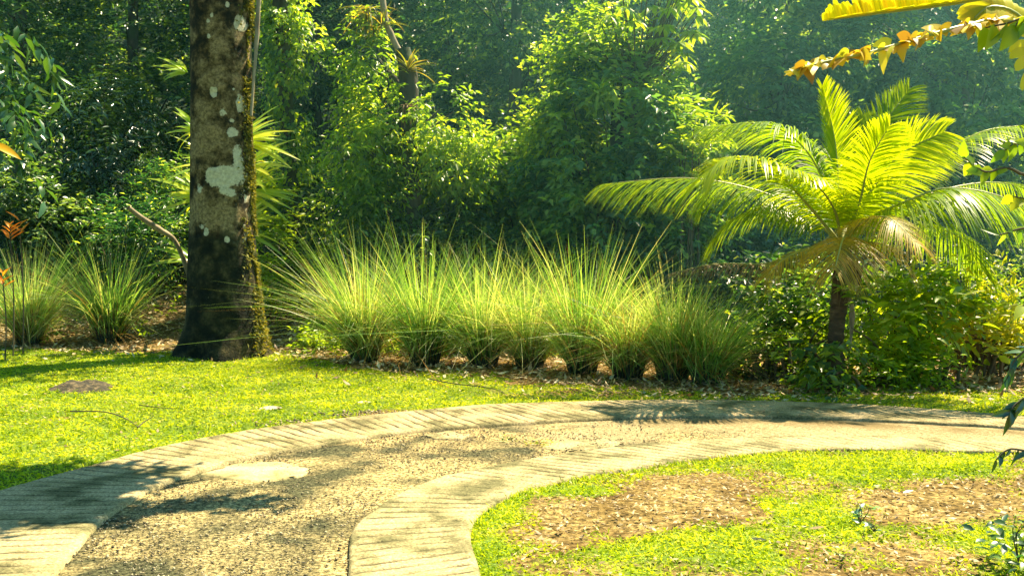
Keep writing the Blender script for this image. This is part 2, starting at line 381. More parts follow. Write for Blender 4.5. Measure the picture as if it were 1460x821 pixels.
# ------------------------------------------------------------------ driveway: gravel bed + two ribbed concrete strips + pale slabs
def ribbon_mesh(A, B, k, z, name, mat, parent=None, attrs=None):
    n = len(A); s = np.linspace(0, 1, k)
    P = A[:, None]*(1-s)[None, :, None]+B[:, None]*s[None, :, None]
    V = np.concatenate([P, np.full((n, k, 1), z)], -1).reshape(-1, 3)
    i = np.arange(n-1)[:, None]*k+np.arange(k-1)[None]
    return V, np.stack([i, i+k, i+k+1, i+1], -1).reshape(-1, 4)
def concmat(name, lo, mid, hi, groove=(.09, .07, .035), moss=.5):
    m = bpy.data.materials.new(name); nt, N, L, out = nodes(m)
    geo = N.new('ShaderNodeNewGeometry')
    n1 = N.new('ShaderNodeTexNoise'); n1.inputs['Scale'].default_value = 55; n1.inputs['Detail'].default_value = 6; n1.inputs['Roughness'].default_value = .75
    n2 = N.new('ShaderNodeTexNoise'); n2.inputs['Scale'].default_value = 2.6; n2.inputs['Detail'].default_value = 6; n2.inputs['Roughness'].default_value = .6
    for q in (n1, n2): L.new(geo.outputs['Position'], q.inputs['Vector'])
    r1 = ramp(N, [(.33, lo), (.5, mid), (.68, hi)]); L.new(n1.outputs['Fac'], r1.inputs[0])
    r2 = ramp(N, [(.38, (.34, .37, .27)), (.48, (.74, .74, .62)), (.58, (1.08, 1.03, .95))]); L.new(n2.outputs['Fac'], r2.inputs[0])
    mu = N.new('ShaderNodeMix'); mu.data_type = 'RGBA'; mu.blend_type = 'MULTIPLY'; mu.inputs[0].default_value = 1
    L.new(r1.outputs[0], mu.inputs[6]); L.new(r2.outputs[0], mu.inputs[7])
    ga = attr(N, 'groove'); ad = N.new('ShaderNodeMath'); ad.operation = 'MULTIPLY_ADD'; ad.inputs[1].default_value = .8; L.new(n1.outputs['Fac'], ad.inputs[0]); L.new(ga.outputs['Fac'], ad.inputs[2])
    rr = ramp(N, [(.64, (0, 0, 0)), (.86, (.92, .92, .92))]); L.new(ad.outputs[0], rr.inputs[0])
    mg = N.new('ShaderNodeMix'); mg.data_type = 'RGBA'; L.new(rr.outputs[0], mg.inputs[0]); L.new(mu.outputs[2], mg.inputs[6]); mg.inputs[7].default_value = (*groove, 1)
    p = N.new('ShaderNodeBsdfPrincipled'); p.inputs['Roughness'].default_value = .85; p.inputs['Specular IOR Level'].default_value = .25; L.new(mg.outputs[2], p.inputs['Base Color'])
    b = N.new('ShaderNodeBump'); b.inputs['Strength'].default_value = .7; b.inputs['Distance'].default_value = .012; L.new(n1.outputs['Fac'], b.inputs['Height']); L.new(b.outputs[0], p.inputs['Normal'])
    L.new(p.outputs[0], out.inputs[0]); return m
M['conc'] = concmat('ribbed_concrete', (.12, .10, .055), (.37, .30, .17), (.66, .55, .34))
M['slab'] = concmat('smooth_concrete', (.38, .29, .15), (.56, .45, .25), (.70, .58, .36))
V, Fc = ribbon_mesh(E1, E4, 40, .002, 'driveway', None)
x, y = V[:, 0], V[:, 1]
V[:, 2] += .012*(fbm(x*7, y*7, seed=21)-.3)*inpoly(x, y, MIDP)
m = bpy.data.materials.new('gravel_bed'); nt, N, L, out = nodes(m)
geo = N.new('ShaderNodeNewGeometry')
n1 = N.new('ShaderNodeTexNoise'); n1.inputs['Scale'].default_value = 34; n1.inputs['Detail'].default_value = 8; n1.inputs['Roughness'].default_value = .85
n2 = N.new('ShaderNodeTexNoise'); n2.inputs['Scale'].default_value = 1.8; n2.inputs['Detail'].default_value = 5; n2.inputs['Distortion'].default_value = .4
for q in (n1, n2): L.new(geo.outputs['Position'], q.inputs['Vector'])
r1 = ramp(N, [(.41, (.035, .038, .022)), (.47, (.14, .12, .06)), (.53, (.42, .33, .17)), (.61, (.74, .60, .36))]); L.new(n1.outputs['Fac'], r1.inputs[0])
r2 = ramp(N, [(.39, (.24, .29, .26)), (.48, (.72, .71, .60)), (.57, (1.25, 1.17, .97))]); L.new(n2.outputs['Fac'], r2.inputs[0])
mu = N.new('ShaderNodeMix'); mu.data_type = 'RGBA'; mu.blend_type = 'MULTIPLY'; mu.inputs[0].default_value = 1
L.new(r1.outputs[0], mu.inputs[6]); L.new(r2.outputs[0], mu.inputs[7])
rc = ramp(N, [(.4, (.13, .105, .05)), (.5, (.38, .30, .15)), (.6, (.58, .47, .28))]); L.new(n1.outputs['Fac'], rc.inputs[0])
mc = N.new('ShaderNodeMix'); mc.data_type = 'RGBA'; wa = attr(N, 'worn'); L.new(wa.outputs['Fac'], mc.inputs[0]); L.new(mu.outputs[2], mc.inputs[6]); L.new(rc.outputs[0], mc.inputs[7])
mb = N.new('ShaderNodeMix'); mb.data_type = 'RGBA'; ba = attr(N, 'band'); L.new(ba.outputs['Fac'], mb.inputs[0]); L.new(mc.outputs[2], mb.inputs[6]); mb.inputs[7].default_value = (.17, .12, .045, 1)
p = N.new('ShaderNodeBsdfPrincipled'); p.inputs['Roughness'].default_value = .9; p.inputs['Specular IOR Level'].default_value = .2; L.new(mb.outputs[2], p.inputs['Base Color'])
b = N.new('ShaderNodeBump'); b.inputs['Strength'].default_value = 1; b.inputs['Distance'].default_value = .02; L.new(n1.outputs['Fac'], b.inputs['Height']); L.new(b.outputs[0], p.inputs['Normal'])
L.new(p.outputs[0], out.inputs[0])
wn = fbm(x*2.2, y*2.2, seed=25)
worn = np.clip(((x-.3)*.9+(wn-.5)*3.5), 0, .95)
sq = np.tile(np.linspace(0, 1, 40), len(E1)); bandv = np.exp(-((sq-.44-(wn-.5)*.25)/.13)**2)*np.clip((x-.6)*.8, 0, 1)*.95*np.clip(fbm(x*6, y*6, seed=26)*2.6-.4, 0, 1)
drive = mk('driveway', V, Fc, m, smooth=True, attrs={'worn': worn, 'band': bandv})
tag(drive, 'curving driveway of two ribbed concrete tracks with worn stony middle', None, kind='structure')
def resample(A, B, step):
    mid = (A+B)/2; d = np.concatenate([[0], np.cumsum(np.linalg.norm(np.diff(mid, axis=0), axis=1))])
    s = np.arange(0, d[-1], step)
    f = lambda Q: np.column_stack([np.interp(s, d, Q[:, 0]), np.interp(s, d, Q[:, 1])])
    return f(A), f(B), s
def strip(A, B, seed, label, depth=.016, pitch=.112):
    # align parameter: re-pair B to nearest fraction of A
    A2, B2, s = resample(A, B, .0065)
    r = rng(seed); k = 41
    u = np.linspace(0, 1, k)
    P = A2[:, None]*(1-u)[None, :, None]+B2[:, None]*u[None, :, None]
    X, Y = P[..., 0], P[..., 1]
    ph = (s[:, None]+(fbm(X*3, Y*3, seed=seed)-.5)*.035)/pitch
    w = fbm(X*5+3, Y*5, seed=seed+2, octv=2)
    g = np.clip(1.7*(1-np.abs((ph % 1)-.5)/(.125+.12*(w-.5))), 0, 1)
    g = g*np.clip(1.05-.20*np.clip(X+.2, 0, 9)-.08*np.clip(Y-7, 0, 9), .4, 1)
    edge = np.clip(np.minimum(u, 1-u)[None]*28-.5-(w-.5)*2.2, 0, 1)
    g = g*edge*np.clip((fbm(X*2.5, Y*2.5, seed=seed+7)-.22)*4.5, .3, 1)
    z = .034+(fbm(X*9, Y*9, seed=seed+4)-.5)*.008-depth*g
    er = np.minimum(u, 1-u)[None]*(np.linalg.norm(A2-B2, axis=1)[:, None])
    z = z-.012*np.clip(1-er/.02, 0, 1)
    n = len(A2); V = np.stack([X, Y, z], -1)
    a = V[:, :1].copy(); a[..., 2] = -.03; c = V[:, -1:].copy(); c[..., 2] = -.03
    out_a = nrm(A2-B2)[:, None]*.006
    a[..., :2] += out_a; c[..., :2] -= out_a
    V = np.concatenate([a, V, c], 1); gA = np.concatenate([np.full((n, 1), .45), g*.8, np.full((n, 1), .45)], 1)
    dirt = (fbm(V[..., 0]*1.7, V[..., 1]*1.7, seed=seed+11)-.5)*.22
    gA = gA+dirt
    kk = k+2; V = V.reshape(-1, 3)
    i = np.arange(n-1)[:, None]*kk+np.arange(kk-1)[None]
    Fc = np.stack([i, i+kk, i+kk+1, i+1], -1).reshape(-1, 4)
    o = mk('wheel_track', V, Fc, M['conc'], drive, attrs={'groove': gA.ravel()}, smooth=True)
    o['label'] = label; return o
def match(A, B, skew=0.):
    """pair each point of A with the nearest point of B so ribs run square across"""
    d = ((A[:, None]-B[None])**2).sum(-1); idx = d.argmin(1)
    idx = np.maximum.accumulate(idx).astype(float)
    ker = np.ones(9)/9; idx = np.convolve(np.pad(idx, 4, mode='edge'), ker, 'valid')
    idx = np.clip(idx+skew*np.clip((A[:, 0]+1.2)/2.2, 0, 1), 0, len(B)-1)
    f = np.arange(len(B))
    return A, np.column_stack([np.interp(idx, f, B[:, 0]), np.interp(idx, f, B[:, 1])])
A, B = match(E1, E2, 4.); strip(A, B, 31, 'outer ribbed concrete track beside the grassy bank')
B, A = match(E4, E3, -5.); strip(A, B, 41, 'inner ribbed concrete track curving around the lawn')
def patch(pts, seed, z=.016):
    r = rng(seed); q = np.array([G(a, b)[:2] for a, b in pts]); q = np.vstack([q, q[:1]])
    q = np.column_stack([np.interp(np.linspace(0, len(q)-1, 91), np.arange(len(q)), q[:, i]) for i in (0, 1)])[:-1]
    c = q.mean(0); rows = [c+(q-c)*f for f in np.linspace(.02, 1, 16)]
    P = np.stack(rows); X, Y = P[..., 0], P[..., 1]
    jitter = 1+(fbm(X[-1]*7, Y[-1]*7, seed=seed, octv=4)-.5)*.45
    P[-1] = c+(P[-1]-c)*jitter[:, None]; P[-2] = c+(P[-2]-c)*jitter[:, None]
    X, Y = P[..., 0], P[..., 1]
    Z = z+(fbm(X*8, Y*8, seed=seed)-.5)*.008; Z[-1] = -.004
    V = np.stack([X, Y, Z], -1).reshape(-1, 3); n = len(q)
    i = np.arange(15)[:, None]*n; j = np.arange(n)[None]; j2 = (j+1) % n
    Fc = np.stack([i+j, i+j2, i+n+j2, i+n+j], -1).reshape(-1, 4)
    g = (fbm(X*5, Y*5, seed=seed+1)-.5)*.3; g[-1] = .4
    return mk('concrete_patch', V, Fc, M['slab'] if seed == 51 else M['conc'], drive, attrs={'groove': g.ravel()}, smooth=True)
patch([(290, 676), (340, 662), (400, 660), (455, 670), (430, 682), (380, 689), (320, 684)], 51)['label'] = 'large pale concrete patch beside the outer track'
patch([(600, 622), (640, 616), (672, 622), (660, 627), (620, 628)], 52)['label'] = 'small pale concrete patch in the middle of the bend'
patch([(770, 640), (800, 629), (860, 627), (900, 633), (860, 640), (810, 646)], 53, z=.014)['label'] = 'flat pale concrete patch against the inner track'

# stones
r = rng(61); n = 150000
px = r.uniform(-7, 6, n); py = r.uniform(3.6, 10.6, n)
ok = inpoly(px, py, MIDP)
verge = (~inpoly(px, py, ROAD)) & (blob(px, py, 560, 592, 120, 6)+blob(px, py, 440, 606, 90, 5) > r.uniform(.25, 1.1, n))
ok = (ok & (px < 1.2+r.normal(scale=.8, size=n)) & (fbm(px*2.2, py*2.2, seed=77) > r.uniform(.3, .62, n))) | verge
px, py = px[ok], py[ok]; n = len(px)
s = (.0035+.008*r.uniform(0, 1, n)**3)*np.where(verge[ok], 1.7, 1)
O = np.array([[1, 0, 0], [0, 1, 0], [-1, 0, 0], [0, -1, 0], [0, 0, .7], [0, 0, -.5]])
V = O[None]*s[:, None, None]*r.uniform(.6, 1.4, (n, 6, 3)); a = r.uniform(0, 6.28, n); ca, sa = np.cos(a)[:, None], np.sin(a)[:, None]
V = np.stack([V[..., 0]*ca-V[..., 1]*sa+px[:, None], V[..., 0]*sa+V[..., 1]*ca+py[:, None], V[..., 2]+.011+s[:, None]*.3], -1).reshape(-1, 3)
T = np.array([[0, 1, 4], [1, 2, 4], [2, 3, 4], [3, 0, 4], [1, 0, 5], [2, 1, 5], [3, 2, 5], [0, 3, 5]])
Fc = (np.arange(n)[:, None, None]*6+T[None]).reshape(-1, 3)
m = leafmat('stone', [(.06, .055, .04), (.14, .11, .06), (.28, .22, .13), (.48, .40, .26)], tr=0, rough=.85, spec=.2)
tag(mk('gravel', V, Fc, m, attrs={'tint': np.repeat(r.uniform(0, 1, n), 6)}), 'small stones bedded along the worn middle of the driveway', 'gravel', kind='stuff')

# ------------------------------------------------------------------ lawn grass
def scatter(n, x0, x1, y0, y1, r):
    return r.uniform(x0, x1, n), r.uniform(y0, y1, n)
def zat(x, y): return ground_z(x, y)
parts = []
for seed, n, x0, x1, y0, y1, ln, wd in [(71, 190000, -.8, 4.2, 3.9, 8.4, .038, .0095), (72, 330000, -7.5, 7, 6.4, 16, .045, .0125), (73, 26000, -.6, 5, 4.2, 8.4, .075, .006), (78, 42000, -.6, 5, 4.2, 8.4, .032, .019), (79, 60000, -7.5, 7, 6.4, 15, .038, .026), (74, 30000, -7, 6, 7, 14.5, .09, .008)]:
    r = rng(seed); x, y = scatter(n, x0, x1, y0, y1, r)
    vis = (np.abs(x) < .53*y+.4) & ~inpoly(x, y, ROAD)
    if y0 > 5: vis &= (y > np.interp(x, E1[:, 0], E1[:, 1]))
    else: vis &= (y < 8.4)
    x, y = x[vis], y[vis]
    g = grassy(x, y); keep = g > r.uniform(.12, .95, len(x)); x, y, g = x[keep], y[keep], g[keep]
    n = len(x); P = np.column_stack([x, y, zat(x, y)-.004])
    tuft = fbm(x*9, y*9, seed=15, octv=2)
    D = np.column_stack([r.normal(scale=.75, size=n), r.normal(scale=.75, size=n), r.uniform(.35, 1.1, n)])
    edge_in = None; Lg = ln*r.uniform(.5, 1.4, n)*(.55+tuft*.9)
    tint = np.clip(.15+.55*fbm(x*3, y*3, seed=16, octv=2)+r.normal(scale=.2, size=n), 0, 1)
    parts.append(ribbons(P, D, Lg, wd*r.uniform(.7, 1.3, n), r.uniform(.2, .8, n), tint, seg=2, prof=np.array([.6, 1, .1]), r=r))
r = rng(76)
for line, sgn, other in ((E1, 1, E2), (E4, 1, E3)):
    k = 16000; u = r.uniform(0, len(line)-1.01, k); i0 = u.astype(int); f = (u-i0)[:, None]
    p = line[i0]*(1-f)+line[i0+1]*f; o_ = other[np.minimum((i0*len(other)//len(line)), len(other)-1)]
    tdir = nrm(line[i0+1]-line[i0]); nd = np.column_stack([-tdir[:, 1], tdir[:, 0]]); nd *= np.where(((p-o_)*nd).sum(1) > 0, 1, -1)[:, None]
    off = r.exponential(.035, k); p = p+nd*(off+.004)[:, None]
    ok = (fbm(p[:, 0]*2.2, p[:, 1]*2.2, seed=33, octv=2) > r.uniform(.25, .75, k)) & (grassy(p[:, 0]+nd[:, 0]*.1, p[:, 1]+nd[:, 1]*.1) > .35) & (p[:, 1] > 4)
    p, nd = p[ok], nd[ok]; k = len(p)
    D = np.column_stack([-nd*.55+r.normal(scale=.5, size=(k, 2)), r.uniform(.5, 1.1, k)])
    parts.append(ribbons(np.column_stack([p, np.zeros(k)]), D, r.uniform(.04, .10, k), np.full(k, .007), r.uniform(.3, .9, k), np.clip(r.normal(.4, .25, k), 0, 1), seg=2, prof=np.array([.6, 1, .1]), r=r))
V, Fc, A = catv(parts)
tag(mk('lawn_grass', V, Fc, M['lawn'], attrs=A), 'short bright green lawn grass on both sides of the driveway', 'grass', kind='stuff')

# fallen leaves: litter floor behind the lawn + loose ones in the bare patches
r = rng(81); n = 46000
x, y = scatter(n, -9.5, 9, 10, 20, r); b = lawn_back(x)
ok = (y > b-.3*r.exponential(1, n)) & (np.abs(x) < .55*y+1)
x2, y2 = scatter(16000, -.8, 4.4, 4.2, 8.5, r); ok2 = (~inpoly(x2, y2, ROAD)) & (grassy(x2, y2) < r.uniform(.1, .75, len(x2)))
x3, y3 = scatter(2600, -7, 6, 8, 14, r); ok3 = (~inpoly(x3, y3, ROAD)) & (y3 > np.interp(x3, E1[:, 0], E1[:, 1]))
X = np.concatenate([x[ok], x2[ok2], x3[ok3]]); Y = np.concatenate([y[ok], y2[ok2], y3[ok3]]); n = len(X)
sz = np.concatenate([r.uniform(.04, .12, ok.sum()), r.uniform(.012, .045, ok2.sum()), r.uniform(.02, .05, ok3.sum())])
P = np.column_stack([X, Y, zat(X, Y)+r.uniform(.004, .03, n)])
D = np.column_stack([r.normal(size=n), r.normal(size=n), r.normal(scale=.25, size=n)]); Nn = np.column_stack([r.normal(scale=.4, size=n), r.normal(scale=.4, size=n), np.ones(n)])
V, Fc, A = leaves2(P, D, Nn, sz, sz*r.uniform(.25, .55, n), r.uniform(0, 1, n)*np.where(np.arange(n) < ok.sum(), 1, .72), fold=.5, curl=-.15)
m = leafmat('litter_leaf', [(.12, .07, .03), (.30, .20, .09), (.52, .40, .20), (.72, .62, .42)], trans=(1.2, 1.1, .8), tr=.15, rough=.6, nscale=4)
tag(mk('leaf_litter', V, Fc, m, attrs=A), 'brown and straw coloured fallen leaves under the trees and on bare soil', 'leaf litter', kind='stuff')

# ------------------------------------------------------------------ tall grass clumps
def clump(px, py, htop, spread, seed, label, nb=620, lean=0., dry=.15, kind='row'):
    r = rng(seed); c = G(px, py)
    t = thing('grass_clump', label, 'grass clump', 'tall ornamental grass clumps behind the lawn'); t.location = (c[0], c[1], 0)
    H = (c[2]+CAMZ-(htop-330)/F*c[1])
    def blades(n, lo, hi, sp, wd, drp, tl):
        a = r.uniform(0, 2*PI, n); rad = .13*np.sqrt(r.uniform(0, 1, n))
        P = np.column_stack([rad*np.cos(a), rad*np.sin(a), np.zeros(n)-.01])
        th = np.abs(r.normal(scale=.20, size=n))+rad*1.0
        a2 = a+r.normal(scale=.9, size=n)
        D = np.column_stack([np.sin(th)*np.cos(a2)+lean*.4, np.sin(th)*np.sin(a2), np.cos(th)])
        L = .98*H*r.uniform(lo, hi, n)*(1+.22*(fbm(a*1.3+seed, a*0, seed=seed)-.5)*2)
        bm = np.abs(r.normal(scale=sp, size=n))*.52
        bend = np.column_stack([np.cos(a2)*bm+lean, np.sin(a2)*bm, -bm*bm*.35])
        kink = np.zeros((n, 3)); kk = r.uniform(size=n) < .42
        kink[kk] = np.column_stack([r.normal(size=kk.sum())*.8, r.normal(size=kk.sum())*.5, -r.uniform(.3, 1.3, kk.sum())])
        return ribbons(P, D, L, wd*r.uniform(.6, 1.3, n), np.abs(r.normal(scale=drp*.3, size=n)), tl(n), seg=7, kink=kink, r=r, bend=bend)
    q = [blades(int(nb*.8), .5, 1.12, spread*1.35, .011, .5, lambda n: np.clip(r.normal(.5, .25, n), 0, 1)),
         blades(int(nb*.8), .45, .92, spread*2.0, .011, .7, lambda n: np.clip(r.normal(.6, .3, n), 0, 1)), blades(nb//8, .7, 1.12, spread*.8, .009, .2, lambda n: np.clip(r.normal(.5, .3, n), 0, 1))]
    V, Fc, A = catv(q); mk('green_blades', V, Fc, M['blade'], t, attrs=A)
    V, Fc, A = catv([blades(int(nb*dry*1.4)+60, .3, .95, spread*1.5, .009, .6, lambda n: r.uniform(0, 1, n)), blades(110, .15, .45, 1.6, .011, .6, lambda n: r.uniform(0, .8, n))])
    mk('dry_blades', V, Fc, M['drybl'], t, attrs=A)
    # dark stubble core
    n = 340; a = r.uniform(0, 2*PI, n); rad = .17*np.sqrt(r.uniform(0, 1, n))
    P = np.column_stack([rad*np.cos(a), rad*np.sin(a), np.zeros(n)-.01]); D = np.column_stack([rad*1.6*np.cos(a), rad*1.6*np.sin(a), np.ones(n)])
    V, Fc, A = ribbons(P, D, H*r.uniform(.15, .40, n), np.full(n, .02), np.zeros(n), r.uniform(0, .3, n), seg=2, r=r)
    mk('stem_base', V, Fc, M['stem'], t, attrs=A)
M['stem'] = leafmat('grass_stem_base', [(.02, .028, .012), (.045, .05, .02), (.12, .10, .04)], tr=.1, rough=.7)
CL = [(42, 492, 322, .30, 'leftmost tall grass clump at the left edge beside orange flowers', 640, .02, .35),
      (158, 490, 318, .32, 'tall grass clump standing alone between litter gaps left of the big trunk', 560, -.03, .18),
      (520, 516, 318, .36, 'widest grass clump at the left end of the row with long leftward blades', 820, -.05, .22),
      (606, 520, 310, .30, 'tall upright grass clump second from the left end of the row', 700, .0, .12),
      (690, 522, 338, .32, 'bushy green grass clump third in the row', 680, .02, .10),
      (755, 524, 350, .38, 'narrow footed grass clump fourth in the row', 620, .0, .14),
      (830, 530, 320, .30, 'dense dark based grass clump in the middle of the row', 760, .03, .16),
      (896, 538, 366, .40, 'lower straw coloured grass clump right of the dense dark based one', 560, .02, .35),
      (960, 541, 362, .32, 'grass clump with orange dry blades near the right end of the row', 600, -.02, .30),
      (1008, 545, 392, .36, 'last grass clump before the leafy shrubs at the right end of the row', 620, .10, .18)]
for k, c in enumerate(CL): clump(c[0], c[1], c[2], c[3], 100+k, c[4], c[5], c[6], c[7])
# blades flopped over the lawn edge
def stalks(name, label, cat, lines, mat, rad=.006, leaf=None):
    q = [tube([G(*p[:2], z=p[2]) for p in ln], [rad, rad*.8, rad*.4], seg=5, n=16) for ln in lines]
    V, Fc, A = catv(q); return tag(mk(name, V, Fc, mat, attrs=A), label, cat)
stalks('fallen_stalk', 'long pale grass stalk arching down onto the lawn below the row', 'stalk', [[(545, 470, .35), (590, 500, .2), (620, 540, .04), (640, 552, .01)]], M['drybl'], .007)
stalks('fallen_stalk', 'short straw stalk leaning out from the widest grass clump', 'stalk', [[(545, 455, .4), (562, 500, .2), (572, 535, .01)]], M['drybl'], .007)
stalks('fallen_twig', 'thin curved dark twig lying on the left lawn with forked tip', 'twig', [[(100, 586, .05), (150, 587, .06), (180, 597, .05), (196, 608, .02)], [(196, 609, .02), (206, 601, .05), (219, 593, .09)]], M['stick'], .007)
stalks('fallen_twig', 'long thin twig lying on the lawn edge below the middle of the row', 'twig', [[(612, 540, .05), (650, 547, .05), (700, 553, .04), (723, 562, .02)]], M['stick'], .007)
stalks('fallen_twig', 'faint dry twig on the lawn right of the forked one', 'twig', [[(198, 577, .03), (220, 580, .04), (245, 582, .02)]], M['stick'], .005)

# ------------------------------------------------------------------ big tree
def big_tree():
    t = thing('rainforest_tree', 'massive grey brown tree trunk with white lichen patches standing on the left lawn', 'tree')
    Yt = 14.6; bx = W(314, 400, Yt)[0]
    H = 17.; nz, nt_ = 560, 120
    z = np.concatenate([np.linspace(-.15, 6.5, nz-60), np.linspace(6.6, H, 60)])
    ctr = np.interp(z, [0, .6, 1.2, 2.5, 5.2, H], [W(312, 0, Yt)[0], W(313, 0, Yt)[0], W(311, 0, Yt)[0], W(312, 0, Yt)[0], W(315, 0, Yt)[0], W(324, 0, Yt)[0]])
    rad = np.interp(z, [-.15, 0, .15, .45, 1.0, 2., 5, H], [.66, .62, .58, .535, .49, .43, .42, .30])
    th = np.linspace(0, 2*PI, nt_, endpoint=False)
    Z, TH = np.meshgrid(z, th, indexing='ij')
    rr = rad[:, None]*(1+.06*(fbm(np.cos(TH)*1.2+4, np.sin(TH)*1.2+4, Z*.5, 8, 3)-.5)*2)
    flare = np.clip(1-Z/.55, 0, 1)**1.6
    rr = rr*(1+flare*(.14*np.cos(TH*5+.7)+.08*np.cos(TH*3+2)))
    rr += .012*(fbm(np.cos(TH)*6+9, np.sin(TH)*6+9, Z*5, 12, 3)-.5)
    X = ctr[:, None]+rr*np.cos(TH); Y = Yt+rr*np.sin(TH)
    V = np.stack([X, Y, Z], -1).reshape(-1, 3)
    i = np.arange(nz-1)[:, None]*nt_; j = np.arange(nt_)[None]; j2 = (j+1) % nt_
    Fc = np.stack([i+j, i+j2, i+nt_+j2, i+nt_+j], -1).reshape(-1, 4)
    # lichen strength per vertex
    li = np.full(Z.shape, -.5); 
    ang = (TH+PI/2+PI) % (2*PI)-PI      # 0 = facing camera
    sx_ = np.sin(ang)*.45               # lateral offset on the face
    def spot(px, py, rx, ry, s):
        x0 = W(px, py, Yt-.4); k = (Yt-.4)/F
        lat = x0[0]-np.interp(x0[2], z, ctr)
        front = np.cos(ang) > -.1
        return np.where(front, s*np.exp(-(((sx_-lat)/(rx*k))**2+((Z-x0[2])/(ry*k))**2)**1.3), 0)
    for s in [(318, 252, 30, 17, 1.9), (338, 225, 8, 30, 1.2), (346, 280, 8, 36, .8), (341, 30, 8, 13, 1.8), (305, 132, 7, 8, 1.7), (342, 146, 6, 16, 1.5), (331, 188, 9, 9, 1.4), (325, 6, 4, 5, 1.4), (302, 22, 5, 5, 1.2), (318, 160, 9, 10, 1.),
              (296, 30, 4, 4, 1.3), (297, 52, 4, 5, 1.2), (283, 268, 7, 9, 1.1), (295, 330, 5, 8, 1.3), (324, 342, 5, 5, 1.4), (333, 126, 3, 3, 1.4), (300, 425, 8, 7, .7), (288, 322, 9, 7, .9), (330, 172, 5, 4, 1.2), (345, 330, 6, 26, .7), (325, 272, 18, 12, 1.)]:
        li = np.maximum(li, -.5+spot(*s))
    tan = np.zeros(Z.shape)
    for s in [(285, 190, 22, 40, .9), (310, 120, 30, 60, .45), (300, 300, 40, 25, .8), (330, 60, 20, 60, .3), (320, 215, 20, 30, .5), (312, 310, 30, 18, .8)]: tan = tan+spot(*s)
    low = np.clip((2.0-Z)/.5, 0, 1)  # darker foot: moss and the bushes' shade painted into the bark
    m = bpy.data.materials.new('lichen_bark'); nt, N, L, out = nodes(m)
    geo = N.new('ShaderNodeNewGeometry')
    n1 = N.new('ShaderNodeTexNoise'); n1.inputs['Scale'].default_value = 9; n1.inputs['Detail'].default_value = 9; n1.inputs['Roughness'].default_value = .68
    n2 = N.new('ShaderNodeTexNoise'); n2.inputs['Scale'].default_value = 4.5; n2.inputs['Detail'].default_value = 7; n2.inputs['Roughness'].default_value = .62
    n3 = N.new('ShaderNodeTexNoise'); n3.inputs['Scale'].default_value = 26; n3.inputs['Detail'].default_value = 7; n3.inputs['Roughness'].default_value = .7
    for q in (n1, n2, n3): L.new(geo.outputs['Position'], q.inputs['Vector'])
    base = ramp(N, [(.40, (.010, .010, .006)), (.47, (.045, .032, .014)), (.53, (.12, .085, .036)), (.64, (.30, .22, .11))])
    at = attr(N, 'tan'); a1 = N.new('ShaderNodeMath'); a1.operation = 'MULTIPLY_ADD'; a1.inputs[1].default_value = .20
    L.new(at.outputs['Fac'], a1.inputs[0]); L.new(n2.outputs['Fac'], a1.inputs[2]); L.new(a1.outputs[0], base.inputs[0])
    sp = ramp(N, [(.38, (.45, .45, .42)), (.6, (1.35, 1.35, 1.3))]); L.new(n3.outputs['Fac'], sp.inputs[0])
    mu = N.new('ShaderNodeMix'); mu.data_type = 'RGBA'; mu.blend_type = 'MULTIPLY'; mu.inputs[0].default_value = 1
    L.new(base.outputs[0], mu.inputs[6]); L.new(sp.outputs[0], mu.inputs[7])
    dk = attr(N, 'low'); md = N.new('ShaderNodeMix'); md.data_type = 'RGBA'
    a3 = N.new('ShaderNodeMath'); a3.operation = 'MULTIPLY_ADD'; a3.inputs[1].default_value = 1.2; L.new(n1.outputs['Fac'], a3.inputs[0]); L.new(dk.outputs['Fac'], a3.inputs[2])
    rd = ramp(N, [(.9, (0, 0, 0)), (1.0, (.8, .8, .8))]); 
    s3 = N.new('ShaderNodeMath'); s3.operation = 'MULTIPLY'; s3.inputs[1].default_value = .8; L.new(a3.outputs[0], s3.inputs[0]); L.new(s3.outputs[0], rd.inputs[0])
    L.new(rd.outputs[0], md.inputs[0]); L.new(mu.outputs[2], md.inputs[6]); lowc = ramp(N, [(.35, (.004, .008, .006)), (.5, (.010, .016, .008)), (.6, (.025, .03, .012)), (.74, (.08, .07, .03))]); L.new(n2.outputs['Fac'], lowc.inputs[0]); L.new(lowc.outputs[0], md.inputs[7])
    al = attr(N, 'lichen'); a2 = N.new('ShaderNodeMath'); a2.operation = 'MULTIPLY_ADD'; a2.inputs[1].default_value = 2.2; L.new(n1.outputs['Fac'], a2.inputs[0]); L.new(al.outputs['Fac'], a2.inputs[2])
    s2 = N.new('ShaderNodeMath'); s2.operation = 'MULTIPLY'; s2.inputs[1].default_value = .5; L.new(a2.outputs[0], s2.inputs[0])
    rl = ramp(N, [(.67, (0, 0, 0)), (.76, (1, 1, 1))]); L.new(s2.outputs[0], rl.inputs[0])
    lc = ramp(N, [(.3, (.45, .40, .26)), (.7, (.85, .80, .60))]); L.new(n3.outputs['Fac'], lc.inputs[0])
    ml = N.new('ShaderNodeMix'); ml.data_type = 'RGBA'; L.new(rl.outputs[0], ml.inputs[0]); L.new(md.outputs[2], ml.inputs[6]); L.new(lc.outputs[0], ml.inputs[7])
    p = N.new('ShaderNodeBsdfPrincipled'); p.inputs['Roughness'].default_value = .9; p.inputs['Specular IOR Level'].default_value = .2; L.new(ml.outputs[2], p.inputs['Base Color'])
    b = N.new('ShaderNodeBump'); b.inputs['Strength'].default_value = 1; b.inputs['Distance'].default_value = .09; L.new(n1.outputs['Fac'], b.inputs['Height']); L.new(b.outputs[0], p.inputs['Normal'])
    L.new(p.outputs[0], out.inputs[0])
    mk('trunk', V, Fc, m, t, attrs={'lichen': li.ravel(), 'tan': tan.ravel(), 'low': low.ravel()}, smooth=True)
    # moss tufts down the sunny right flank
    r = rng(7); n = 16000
